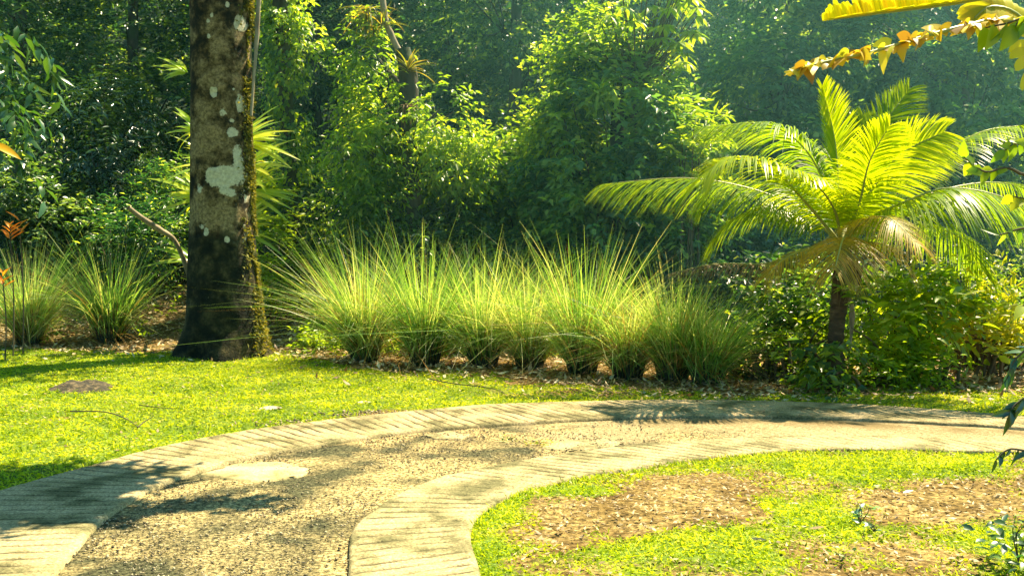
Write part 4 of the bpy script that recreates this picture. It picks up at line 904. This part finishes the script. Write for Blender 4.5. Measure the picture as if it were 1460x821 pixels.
    frond(P(B, (1260, 335, .3), (1310, 320, .6), (1370, 340, .8), (1400, 385, .9)), G_, t, r, Lmax=.62, drp=.7, n=54)
    # hanging dead sheath and spathe
    rr = rng(501); n = 60; c = W(1205, 372, Yp-.05)
    P0 = np.tile(c, (n, 1))+rr.normal(scale=.07, size=(n, 3)); D = np.column_stack([rr.normal(scale=.25, size=n), rr.normal(scale=.25, size=n)-.1, -np.ones(n)])
    V, Fc, A = ribbons(P0, D, rr.uniform(.2, .55, n), np.full(n, .03), np.zeros(n), rr.uniform(0, 1, n), seg=4, r=rr)
    mk('dead_sheath', V, Fc, M['palmdry'], t, attrs=A)
    V, Fc, A = tube([W(1212, 420, Yp-.15), W(1215, 450, Yp-.18), W(1212, 500, Yp-.16)], [.012, .035, .006], seg=8, n=24, rough=.2); mk('seed_stalk', V, Fc, M['barkpale'], t, attrs=A, smooth=True)
palm()

# ------------------------------------------------------------------ shrubs around the palm
bush(1142, 12.6, [(1135, 430, 0, 42, 30, .4), (1150, 480, 0, 45, 40, .4), (1110, 460, .2, 30, 40, .3), (1178, 505, -1.6, 18, 36, .2), (1172, 455, -1.6, 18, 20, .2)], 'jungle', 601, 'mid green shrub with broad leaves just left of the palm trunk', ns=300, L=.13, Wd=.075, nl=7)
bush(1265, 12.2, [(1240, 420, 0, 36, 30, .35), (1300, 415, .1, 50, 30, .4), (1270, 470, -.1, 60, 40, .45), (1330, 450, 0, 36, 30, .35), (1250, 530, -.2, 55, 35, .4), (1222, 520, -1.3, 20, 34, .2), (1226, 455, -1.2, 18, 26, .2)], 'bright', 602, 'leafy shrub with pale sunlit upper leaves just right of the palm trunk', ns=330, L=.15, Wd=.05, nl=7, seg=3, droop=.5)
bush(1250, 11.6, [(1235, 535, 0, 50, 28, .3), (1300, 545, 0, 50, 22, .3)], 'lime', 603, 'low yellow green undergrowth at the foot of the palm on its right', ns=300, L=.07, Wd=.03, nl=8)
bush(1395, 12.4, [(1400, 478, -.2, 36, 28, .3), (1422, 498, -.2, 24, 24, .3)], 'yellow', 604, 'yellow leaved croton bush at the right edge of the driveway', ns=110, L=.16, Wd=.05, nl=8, seg=3, hang=-.6, droop=-.3)
bush(1400, 12.8, [(1402, 410, 0, 20, 26, .2), (1398, 450, 0, 22, 20, .2)], 'bright', 605, 'upright sprig with small leaves rising above the croton bush', ns=60, L=.1, Wd=.03, nl=8)
bush(1085, 12., [(1080, 505, 0, 26, 24, .25), (1085, 530, 0, 26, 20, .25)], 'bright', 606, 'small sunlit plant on dark stems beside the last grass clump', ns=90, L=.08, Wd=.04)
bush(1125, 11.8, [(1120, 500, 0, 24, 28, .25), (1122, 532, 0, 26, 20, .25)], 'bright', 607, 'small leafy plant on thick dark stems second left of the palm trunk', ns=90, L=.08, Wd=.04)
bush(1165, 11.7, [(1160, 510, 0, 18, 34, .22), (1168, 540, 0, 16, 16, .2)], 'lime', 608, 'narrow yellow green plant touching the left of the palm trunk', ns=80, L=.08, Wd=.04)
bush(1345, 11.8, [(1345, 520, 0, 36, 26, .3), (1330, 548, 0, 40, 18, .3)], 'bright', 609, 'ferny low plant between palm undergrowth and croton bush', ns=120, L=.09, Wd=.022, nl=14, tl=.4)
bush(1060, 12.4, [(1050, 530, 0, 30, 18, .25)], 'jungle', 610, 'low shaded weed at the foot of the last grass clump', ns=70, L=.07, Wd=.03)
def posts(label, pts, seed):
    q = []
    for (x, y0, y1, Y, rad) in pts: q.append(tube([W(x, y0, Y), W(x+2, (y0+y1)/2, Y), W(x, y1, Y)], [rad, rad*.9, rad*.8], seg=9, n=14, rough=.2, seed=seed))
    V, Fc, A = catv(q); tag(mk('tree_stump', V, Fc, M['bark'], attrs=A, smooth=True), label, 'stump')
for (x, Y, h, lb) in [(1372, 12.9, 490, 'dark slim stem left of a pair under the croton bush'), (1395, 13.1, 480, 'dark slim stem right of a pair under the croton bush'), (1105, 12.2, 492, 'dark slim stem among the small plants left of the palm')]:
    g = np.array([W(x, 0, Y)[0], Y, -.05]); V, Fc, A = tube([g, g+[.02, 0, .4], W(x, h, Y)], [.06, .05, .035], seg=9, n=14, rough=.2)
    tag(mk('bare_stem', V, Fc, M['bark'], attrs=A, smooth=True), lb, 'stem')

r = rng(660); n = 2600; x = np.concatenate([r.uniform(-3.2, 3.2, n), r.uniform(-8, -4.6, 60)]); yy = np.concatenate([r.uniform(14.2, 17.5, n), r.uniform(15.5, 18, 60)])
ok = fbm(x*1.3, yy*1.3, seed=61) > .36; x, yy = x[ok], yy[ok]
P = np.column_stack([x, yy, zat(x, yy)+r.uniform(0, .3, len(x))]); O = r.normal(size=P.shape)*[1, 1, .3]+[0, 0, .5]
V, Fc, A = leaves2(*sprays(P, O, .22, 7, .08, .045, r))
tag(mk('ground_cover', V, Fc, M['lime'], attrs=A), 'patchy sunlit creepers on the soil behind the grass row', 'ground cover', kind='stuff')
bush(1300, 12.0, [(1290, 430, 0, 40, 26, .3), (1335, 455, .1, 36, 26, .3), (1260, 450, 0, 34, 26, .3)], 'lime', 611, 'upright shrub with large lime leaves between palm trunk and croton bush', ns=75, L=.2, Wd=.065, nl=6, seg=3, hang=-.2, droop=.3)
bush(1440, 13.0, [(1440, 515, 0, 30, 26, .3), (1475, 480, 0, 30, 44, .3)], 'jungle', 612, 'dark leafy shrub closing the gap at the right edge beside the croton bush', ns=170, L=.13, Wd=.05)
bush(1215, 11.15, [(1200, 545, 0, 30, 12, .2), (1180, 535, 0, 16, 14, .15)], 'bright', 613, 'low leafy weeds hiding the foot of the palm trunk', ns=60, L=.08, Wd=.035, nl=6)
# fern-like ground plants left, orange heliconias
bush(175, 17.5, [(170, 335, 0, 50, 22, .5), (215, 345, 0, 40, 25, .5)], 'jungle', 620, 'soft feathery fern patch behind the second grass clump', ns=170, L=.12, Wd=.025, nl=16, tl=.7, name='fern')
def heliconia(px, py, Y, seed, label, n=5):
    r = rng(seed); t = thing('heliconia', label, 'flower', 'orange heliconia flowers at the left edge'); c = W(px, py, Y)
    V, Fc, A = tube([np.array([c[0], Y, -.02]), (np.array([c[0], Y, 0])+c)/2+[.03, 0, 0], c], [.012, .01, .008], seg=6, n=10); mk('stalk', V, Fc, M['twig'], t, attrs=A)
    a = np.linspace(0, 1, n); P = np.tile(c, (n, 1))+np.column_stack([0*a, 0*a, a*.2-.1]); s = np.where(np.arange(n) % 2 == 0, 1, -1)
    D = np.column_stack([s*r.uniform(.5, 1, n), r.normal(scale=.3, size=n), r.uniform(.4, 1., n)])
    V, Fc, A = leavesN(P, D, np.column_stack([-s*.6, r.normal(scale=.5, size=n)-.5, .6+0*a]), r.uniform(.14, .24, n), r.uniform(.04, .06, n), r.uniform(0, 1, n), seg=4, fold=.7, curl=.1); mk('bracts', V, Fc, M['orange'], t, attrs=A)
heliconia(14, 333, 14.3, 630, 'tall orange flower head above the leftmost grass clump', 9)
heliconia(4, 400, 13.9, 631, 'low orange flower at the extreme left edge', 6)
heliconia(28, 325, 14.6, 632, 'small upright orange bract right of the tall flower head', 4)

# ------------------------------------------------------------------ near tree at the left: boughs in the corner and the limb that shades the driveway
def left_tree():
    t = thing('overhanging_tree', 'near tree beyond the left edge whose drooping leaves fill the upper left corner', 'tree'); r = rng(700)
    b = np.array([-7.2, 5.1, -.1])
    q = [tube([b, b+[.1, .1, 3], b+[.3, .2, 5.2], b+[.2, .6, 9]], [.32, .24, .2, .1], seg=16, n=50, rough=.15)]
    V, Fc, A = catv(q); mk('trunk', V, Fc, M['bark'], t, attrs=A, smooth=True)
    s = b+[.3, .2, 5.0]
    limb = [s, np.array([-4.2, 6.95, 5.0]), np.array([-1.6, 7.85, 5.1]), np.array([.95, 8.8, 5.2])]
    l2 = [b+[.1, .15, 3.2], W(-260, 120, 8.6), W(-90, 130, 8.8), W(10, 170, 8.9)]
    l3 = [b+[.1, .15, 3.8], W(-260, 30, 8.8), W(-100, 20, 9), W(30, 70, 9.2)]
    for ll, lr in ((limb, [.13, .12, .11, .04]), (l2, [.07, .04, .02, .008]), (l3, [.07, .04, .02, .008])):
        V, Fc, A = tube(ll, lr, seg=9, n=40, rough=.1); mk('limb', V, Fc, M['bark'], t, attrs=A, smooth=True)
    # corner leaves: elongated, pinnate
    parts = []
    for ln, k in ((l2, 30), (l3, 34)):
        c = bez(ln, 60)[24:]; idx = r.integers(0, len(c), k)
        P = c[idx]+r.normal(scale=.12, size=(k, 3)); O = np.column_stack([r.uniform(.0, 1, k), r.normal(scale=.5, size=k), r.uniform(-.9, -.1, k)])
        parts.append(leavesN(*sprays(P, O, .42, 9, .17, .05, r, hang=.35, droop=.3), seg=3, fold=.2))
    V, Fc, A = catv(parts); mk('corner_leaves', V, Fc, M['glossy2'], t, attrs=A)
    n = 2600; P = np.column_stack([r.uniform(-4.0, -.55, n), np.zeros(n), r.uniform(4.9, 5.7, n)]); P[:, 1] = 5.95+(P[:, 0]+6.6)*.4+r.uniform(.1, 1.25, n)-.2
    P = P[fbm(P[:, 0]*1.5, P[:, 1]*1.5, seed=71, octv=2) > .30]
    P2 = np.column_stack([r.normal(b[0], 2., 500), r.normal(b[1]+.5, 2., 500), r.uniform(7, 10.5, 500)])
    n3 = 240; P3 = bez(limb, 60)[r.integers(26, 58, n3)]+r.normal(scale=.06, size=(n3, 3))
    V, Fc, A = leaves2(*sprays(P3, r.normal(size=P3.shape)*[1, .5, .5], .22, 6, .15, .08, r)); mk('bough_leaves', V, Fc, M['jungle'], t, attrs=A)
    P = np.vstack([P, P2])
    V, Fc, A = leaves2(*sprays(P, r.normal(size=P.shape),   .5, 8, .2, .09, r)); mk('crown', V, Fc, M['jungle'], t, attrs=A)
    c = W(12, 213, 8.4); V, Fc, A = leavesN(np.array([c-[.14, 0, -.05]]), np.array([[1., 0, -.35]]), np.array([[.2, -.7, .6]]), np.array([.26]), np.array([.075]), np.array([1.]), seg=6)
    o = mk('yellow_leaf', V, Fc, M['orangeleaf'], t, attrs=A)
M['glossy2'] = leafmat('corner_leaf', [(.012, .05, .018), (.03, .09, .025), (.07, .14, .05)], tr=.3, rough=.25, spec=.8)
M['orangeleaf'] = leafmat('turning_leaf', [(.6, .30, .01), (.7, .38, .01)], trans=(1.5, 1.2, .6), tr=.4, rough=.35)
left_tree()

# ------------------------------------------------------------------ banana plant beyond the right edge
def banana_leaf(t, pts, width, mat, r, n=34, gap=.0, keep=1., drp=.3, up=(0, -.6, .8), sides=(1, -1), ups=None, lift=.1, wvar=.15, rr=.018, curl=0, ragged=0):
    c = bez(pts, 120); u = np.linspace(0, 1, 120); T = nrm(np.gradient(c, axis=0)); S0 = nrm(np.cross(T, np.array(up, float))); N0 = np.cross(S0, T)
    ln = np.linalg.norm(np.diff(c, axis=0), axis=1).sum(); q = []
    for sg in sides:
        if ups is not None: S0 = nrm(np.cross(T, np.array(ups[0 if sg > 0 else 1], float))); N0 = np.cross(S0, T)
        tt = np.linspace(.06, .985, n); k = r.uniform(size=n) < keep; tt = tt[k]; m_ = len(tt)
        f = lambda M_: np.column_stack([np.interp(tt, u, M_[:, i]) for i in range(3)])
        P, Tn, S, Nn = f(c), nrm(f(T)), nrm(f(S0)), nrm(f(N0))
        D = S*sg+Tn*(.35+.5*ragged)+Nn*lift+r.normal(scale=.03+.12*max(gap, 0)+.4*ragged, size=(m_, 3))
        L = width*np.interp(tt, [0, .2, .7, .93, 1], [.6, 1, 1, .7, .25])*r.uniform(1-wvar, 1+.3*wvar, m_)
        sp = ln/n
        q.append(ribbons(P, D, L, np.full(m_, sp*(1.12-gap))*r.uniform(.9, 1.1, m_), drp*r.uniform(.7, 1.3, m_), r.uniform(0, 1, m_), seg=7, side=Tn-nrm(D)*(Tn*nrm(D)).sum(-1, keepdims=True)+r.normal(scale=.5*ragged, size=(m_, 3)), prof=np.array([1, 1, .95, .85, .7, .5, .3, .03]) if ragged else np.array([1, 1, 1, 1, .97, .9, .8, .45])))
    V, Fc, A = catv(q); o = mk('leaf', V, Fc, mat, t, attrs=A)
    V, Fc, A = tube(c[::6], np.linspace(rr, .005, 20), seg=6); mk('midrib', V, Fc, M['rachis'], o, attrs=A, smooth=True); return o
def banana():
    t = thing('banana_plant', 'banana plant beyond the right edge reaching in with yellow torn leaves at upper right', 'banana plant'); r = rng(800)
    b = np.array([4.7, 5.7, -.05]); top = np.array([4.5, 5.6, 2.4])
    V, Fc, A = tube([b, b+[0, 0, 1.3], top], [.14, .12, .07], seg=16, n=40, rough=.06); mk('stem', V, Fc, M['banstem'], t, attrs=A, smooth=True)
    o = banana_leaf(t, [top, W(1600, -20, 5.3), W(1480, -14, 5.1), W(1360, 5, 5.), W(1260, 18, 4.9), W(1170, 30, 4.8)], .15, M['banana'], r, n=120, gap=.06, drp=.1, ups=((0, -.9, -.3), (0, .1, .9)), lift=.0, wvar=.5)
    o['label'] = 'bright yellow banana leaf along the top edge'
    o = banana_leaf(t, [top, W(1560, 60, 5.3), W(1440, 30, 5.1), W(1375, 38, 5.05), W(1310, 55, 5.0), W(1240, 75, 4.95), W(1170, 90, 4.9), W(1122, 106, 4.85)], .10, M['bananadry'], r, n=110, ragged=1, gap=-1.2, keep=.55, drp=.55, up=(0, -.5, .8), lift=.45, wvar=.6)
    o['label'] = 'tattered brown and yellow banana leaf below the intact one'
    o = banana_leaf(t, [top, W(1520, 120, 5.4), W(1460, 30, 5.4), W(1415, 10, 5.4), W(1385, 30, 5.4)], .16, M['banana'], r, n=40, gap=.1, keep=.8, drp=.4, up=(.2, -.8, .5))
    banana_leaf(t, [top, top+[.5, .3, .9], top+[1.2, .5, 1.1], top+[2., .6, .7]], .3, M['bright'], r, n=60, drp=.3, up=(0, 0, 1))
M['banstem'] = leafmat('banana_stem', [(.10, .14, .04), (.22, .20, .08)], tr=0, rough=.4, nscale=5)
banana()

def near_bush():
    t = thing('overhanging_shrub', 'shrub beyond the right edge with leafy twigs entering the frame beside the palm', 'shrub'); r = rng(820)
    b = np.array([3.6, 5.3, -.05]); q = []; LP = []
    heart = np.array([.25, .95, 1, .8, .45, .04])
    def twig(pts, k, L, W_, mats, hang, seedo=0):
        pts = [b+np.array([r.normal()*.08, r.normal()*.08, 0])]+pts
        c = bez(pts, 60); q.append(tube(pts, [.016, .009, .006, .003], seg=5, n=30))
        idx = np.linspace(34, 59, k).astype(int); P = c[idx]; T = nrm(np.gradient(c, axis=0))[idx]
        s = np.where(np.arange(k) % 2 == 0, 1., -1.)[:, None]
        D = T*.5+np.array([0, .0, 1.])*s*.55+r.normal(scale=.3, size=(k, 3)); D[:, 2] -= hang
        V, Fc, A = leavesN(P, D, np.array([0, -.7, .5])+r.normal(scale=.35, size=(k, 3)), L*r.uniform(.7, 1.2, k), W_*r.uniform(.8, 1.2, k), r.uniform(0, 1, k), seg=5, prof=heart, fold=.3, curl=.15)
        return mk('leaves', V, Fc, mats, t, attrs=A)
    Y = 4.9
    twig([W(1530, 330, Y), W(1450, 245, Y), W(1405, 245, Y), W(1375, 225, Y)], 9, .085, .05, M['lime'], .6)
    twig([W(1530, 300, Y), W(1480, 215, Y), W(1450, 205, Y), W(1432, 215, Y)], 7, .08, .045, M['lime'], .5)
    twig([W(1540, 330, Y), W(1480, 290, Y), W(1445, 280, Y)], 5, .08, .06, M['yellow'], .7)
    twig([W(1540, 340, Y), W(1470, 325, Y), W(1425, 335, Y)], 7, .08, .025, M['bright'], .5)
    twig([W(1540, 600, Y), W(1480, 640, Y), W(1440, 640, Y), W(1420, 655, Y)], 6, .08, .026, M['glossy'], .7)
    twig([W(1540, 560, Y), W(1480, 500, Y), W(1450, 510, Y), W(1435, 540, Y)], 10, .08, .035, M['glossy2'], .5)
    twig([W(1540, 520, Y), W(1490, 430, Y), W(1450, 440, Y)], 6, .10, .04, M['bright'], .3)
    twig([W(1540, 560, Y), W(1480, 560, Y), W(1450, 575, Y), W(1440, 590, Y)], 12, .10, .035, M['glossy'], .5)
    twig([W(1540, 100, Y), W(1480, 30, Y), W(1430, 35, Y), W(1405, 40, Y)], 4, .13, .085, M['lime'], 1.6)
    twig([W(1540, 80, Y), W(1490, 20, Y), W(1455, 30, Y), W(1448, 38, Y)], 3, .13, .08, M['lime'], 1.8)
    V, Fc, A = catv(q); mk('twigs', V, Fc, M['twig'], t, attrs=A, smooth=True)
    P, O = lobepts([(3.8, 5.3, .9, .4, .5, .5), (3.8, 5.3, 1.7, .4, .5, .5)], 110, r, thr=.3); V, Fc, A = leavesN(*sprays(P, O, .3, 7, .1, .045, r), seg=3); mk('foliage', V, Fc, M['bright'], t, attrs=A)
near_bush()

# weeds on the right lawn and the corner
def weed(px, py, seed, n, L, Wd, mat, label, h=.1, spread=.05):
    r = rng(seed); c = G(px, py); t = thing('weed', label, 'weed')
    P = np.tile(c, (n, 1))+np.column_stack([r.normal(scale=spread, size=n), r.normal(scale=spread, size=n), r.uniform(.01, h, n)])
    a = r.uniform(0, 6.28, n); D = np.column_stack([np.cos(a), np.sin(a), r.uniform(-.2, .8, n)])
    V, Fc, A = leavesN(P, D, np.tile([0, -.2, 1.], (n, 1))+r.normal(scale=.3, size=(n, 3)), L*r.uniform(.6, 1.2, n), Wd*r.uniform(.7, 1.2, n), r.uniform(0, 1, n), seg=4); mk('leaves', V, Fc, M[mat], t, attrs=A)
    q = [tube([c, c+[r.normal()*.02, r.normal()*.02, h*.6], c+[r.normal()*.04, r.normal()*.04, h]], [.004, .003, .002], seg=4, n=6) for _ in range(4)]
    V, Fc, A = catv(q); mk('stem', V, Fc, M['twig'], t, attrs=A)
weed(1226, 745, 840, 12, .06, .03, 'jungle_teal', 'small blue green seedling in the middle of the right lawn', .12)
weed(1246, 757, 841, 7, .05, .025, 'glossy2', 'lower pale seedling just right of the blue green one', .05)
weed(1452, 800, 842, 90, .09, .035, 'jungle', 'dense dark weed patch in the lower right corner', .22, .11)
weed(1200, 800, 843, 9, .04, .02, 'bright', 'tiny bright seedling near the bottom edge of the right lawn', .05)
weed(560, 735, 844, 26, .03, .012, 'bright', 'little weed growing beside the inner track edge', .03, .05)
weed(768, 636, 845, 30, .04, .015, 'yellow', 'yellow green weed in the middle strip at the bend', .04, .07)
weed(728, 628, 846, 20, .035, .015, 'bright', 'flat green weed left of the yellow green one in the middle strip', .03, .06)

def flat_leaf(name, label, px, py, L, Wd, seed, mat, cat='leaf', curl=.2, up=.02):
    Wd *= .8
    r = rng(seed); c = G(px, py)+[0, 0, up]; a = r.uniform(0, 6.28)
    a = r.uniform(-.4, .4)
    V, Fc, A = leavesN(np.array([c-[L/2, 0, 0]]), np.array([[math.cos(a), math.sin(a), .08]]), np.array([[.1, -.3, 1.]]), np.array([L]), np.array([Wd]), np.array([r.uniform(.5, 1)]), seg=8, fold=.35, curl=-.04)
    V[:, 2] = np.maximum(V[:, 2]-up*.6, .012 if px > 497 and py > 700 and px < 690 else .004)
    tag(mk(name, V, Fc, M[mat], attrs=A), label, cat)
M['paleleaf'] = leafmat('pale_dead_leaf', [(.45, .40, .30), (.62, .56, .44)], trans=(1, 1, .9), tr=.1, rough=.5)
M['darkleaf'] = leafmat('dark_dead_leaf', [(.02, .03, .015), (.03, .035, .02)], trans=(1, 1, .9), tr=.05, rough=.4)
flat_leaf('dead_leaf', 'large pale dry leaf lying on the left lawn near the driveway', 385, 586, .26, .12, 850, 'paleleaf')
flat_leaf('dead_leaf', 'pale leaf at the stony verge where lawn meets the bend', 518, 577, .16, .08, 851, 'paleleaf')
flat_leaf('dead_leaf', 'white curled leaf on the right lawn near its far edge', 1297, 704, .09, .03, 852, 'paleleaf')
flat_leaf('dead_leaf', 'black shrivelled leaf on the green part of the right lawn', 1078, 776, .12, .06, 853, 'darkleaf', up=.05)
flat_leaf('dead_leaf', 'tan pointed leaf on the bare soil of the right lawn', 1166, 757, .10, .03, 854, 'dead', up=.03)
flat_leaf('dead_leaf', 'pale straight leaf below the white curled one', 1130, 720, .08, .025, 855, 'paleleaf')
flat_leaf('dead_leaf', 'pale leaf at the left edge of the left lawn', 28, 588, .14, .05, 856, 'paleleaf')
flat_leaf('dead_leaf', 'small dark leaf lying on the inner concrete track', 581, 733, .04, .02, 857, 'darkleaf', up=.045)
flat_leaf('dead_leaf', 'small brown leaf low on the inner concrete track', 617, 805, .04, .012, 858, 'dead', up=.045)

# earth mound on left lawn, its shadow painted into the dark colour
def mound(px, py, rx, ry, h, seed, label):
    c = G(px, py); u = np.linspace(0, 1, 18); th = np.linspace(0, 2*PI, 48, endpoint=False); U, T = np.meshgrid(u, th, indexing='ij')
    X = c[0]+U*rx*np.cos(T)*(1+.25*(fbm(np.cos(T)*2+3, np.sin(T)*2+3, seed=seed)-.5)); Y = c[1]+U*ry*np.sin(T)
    Z = h*(1-U**2)*(.6+.8*fbm(X*9, Y*9, seed=seed))-.03*U
    V = np.stack([X, Y, Z], -1).reshape(-1, 3); i = np.arange(17)[:, None]*48; j = np.arange(48)[None]; j2 = (j+1) % 48
    Fc = np.stack([i+j, i+j2, i+48+j2, i+48+j], -1).reshape(-1, 4)
    tag(mk('soil_mound', V, Fc, barkmat('shadow_tinted_soil', [(.35, (.01, .01, .006)), (.52, (.05, .04, .02)), (.75, (.25, .18, .09))], scale=18, stretch=(1, 1, 1), bump=1), smooth=True), label, 'mound')
mound(118, 556, .5, .42, .11, 870, 'low heap of soil on the left lawn with shadow painted into its colour')

# ------------------------------------------------------------------ humid haze hanging over the right half of the clearing
import bmesh
bm = bmesh.new(); bmesh.ops.create_cube(bm, size=1)
for v in bm.verts: v.co = Vector((v.co.x*34+6.0, v.co.y*16+20.5, v.co.z*14+6.9))
me = bpy.data.meshes.new('haze'); bm.to_mesh(me); bm.free(); hz = bpy.data.objects.new('haze', me); COL.objects.link(hz)
m = bpy.data.materials.new('haze'); nt, N, L, out = nodes(m)
geo = N.new('ShaderNodeNewGeometry'); sx = N.new('ShaderNodeSeparateXYZ'); L.new(geo.outputs['Position'], sx.inputs[0])
m1 = N.new('ShaderNodeMapRange'); m1.inputs['From Min'].default_value = -6; m1.inputs['From Max'].default_value = 7; m1.inputs['To Min'].default_value = .0015; m1.inputs['To Max'].default_value = .0155; m1.interpolation_type = 'SMOOTHSTEP'; L.new(sx.outputs['X'], m1.inputs['Value'])
m2 = N.new('ShaderNodeMapRange'); m2.inputs['From Min'].default_value = 0; m2.inputs['From Max'].default_value = 4.5; m2.inputs['To Min'].default_value = .4; L.new(sx.outputs['Z'], m2.inputs['Value'])
mm = N.new('ShaderNodeMath'); mm.operation = 'MULTIPLY'; L.new(m1.outputs[0], mm.inputs[0]); L.new(m2.outputs[0], mm.inputs[1])
vs = N.new('ShaderNodeVolumeScatter'); vs.inputs['Color'].default_value = (.36, .93, .90, 1); vs.inputs['Anisotropy'].default_value = .2; L.new(mm.outputs[0], vs.inputs['Density'])
L.new(vs.outputs[0], out.inputs['Volume']); me.materials.append(m); hz['kind'] = 'structure'; hz['label'] = 'pale blue green haze in front of the forest at the right'
# ------------------------------------------------------------------ light, sky, camera
w = bpy.data.worlds.new('World'); sc.world = w; w.use_nodes = True; nt = w.node_tree; nt.nodes.clear()
sky = nt.nodes.new('ShaderNodeTexSky'); sky.sky_type = 'NISHITA'; sky.sun_disc = False
EL = R(58); az = math.atan2(.74, .67)
sky.sun_elevation = EL; sky.sun_rotation = az
bg = nt.nodes.new('ShaderNodeBackground'); bg.inputs[1].default_value = .21
wo = nt.nodes.new('ShaderNodeOutputWorld'); tn = nt.nodes.new('ShaderNodeMix'); tn.data_type = 'RGBA'; tn.blend_type = 'MULTIPLY'; tn.inputs[0].default_value = 1; tn.inputs[7].default_value = (.55, 1.05, 1.05, 1)
nt.links.new(sky.outputs[0], tn.inputs[6]); nt.links.new(tn.outputs[2], bg.inputs[0]); nt.links.new(bg.outputs[0], wo.inputs[0])
sun = bpy.data.lights.new('sun', 'SUN'); sun.energy = 17.5; sun.angle = R(.5); sun.color = (1, .885, .57)
so = bpy.data.objects.new('sun', sun); COL.objects.link(so)
d = Vector((-.741*math.cos(EL), -.671*math.cos(EL), -math.sin(EL))); so.rotation_euler = d.to_track_quat('-Z', 'Y').to_euler(); so.location = (12, 9, 25)
cam = bpy.data.cameras.new('camera'); cam.lens = 36; cam.sensor_width = 36; cam.clip_end = 2000; cam.clip_start = .05
co = bpy.data.objects.new('camera', cam); COL.objects.link(co); co.location = (0, 0, CAMZ); co.rotation_euler = (PI/2-PITCH, 0, 0); sc.camera = co
sc.view_settings.view_transform = 'Standard'; sc.view_settings.look = 'None'; sc.view_settings.exposure = 0; sc.view_settings.gamma = 1
cy = sc.cycles
cy.max_bounces = 7; cy.diffuse_bounces = 4; cy.glossy_bounces = 2; cy.transmission_bounces = 5; cy.transparent_max_bounces = 6; cy.sample_clamp_indirect = 6
cy.volume_step_rate = 4; cy.volume_max_steps = 64; cy.volume_bounces = 0; cy.use_denoising = True; cy.caustics_reflective = False; cy.caustics_refractive = False
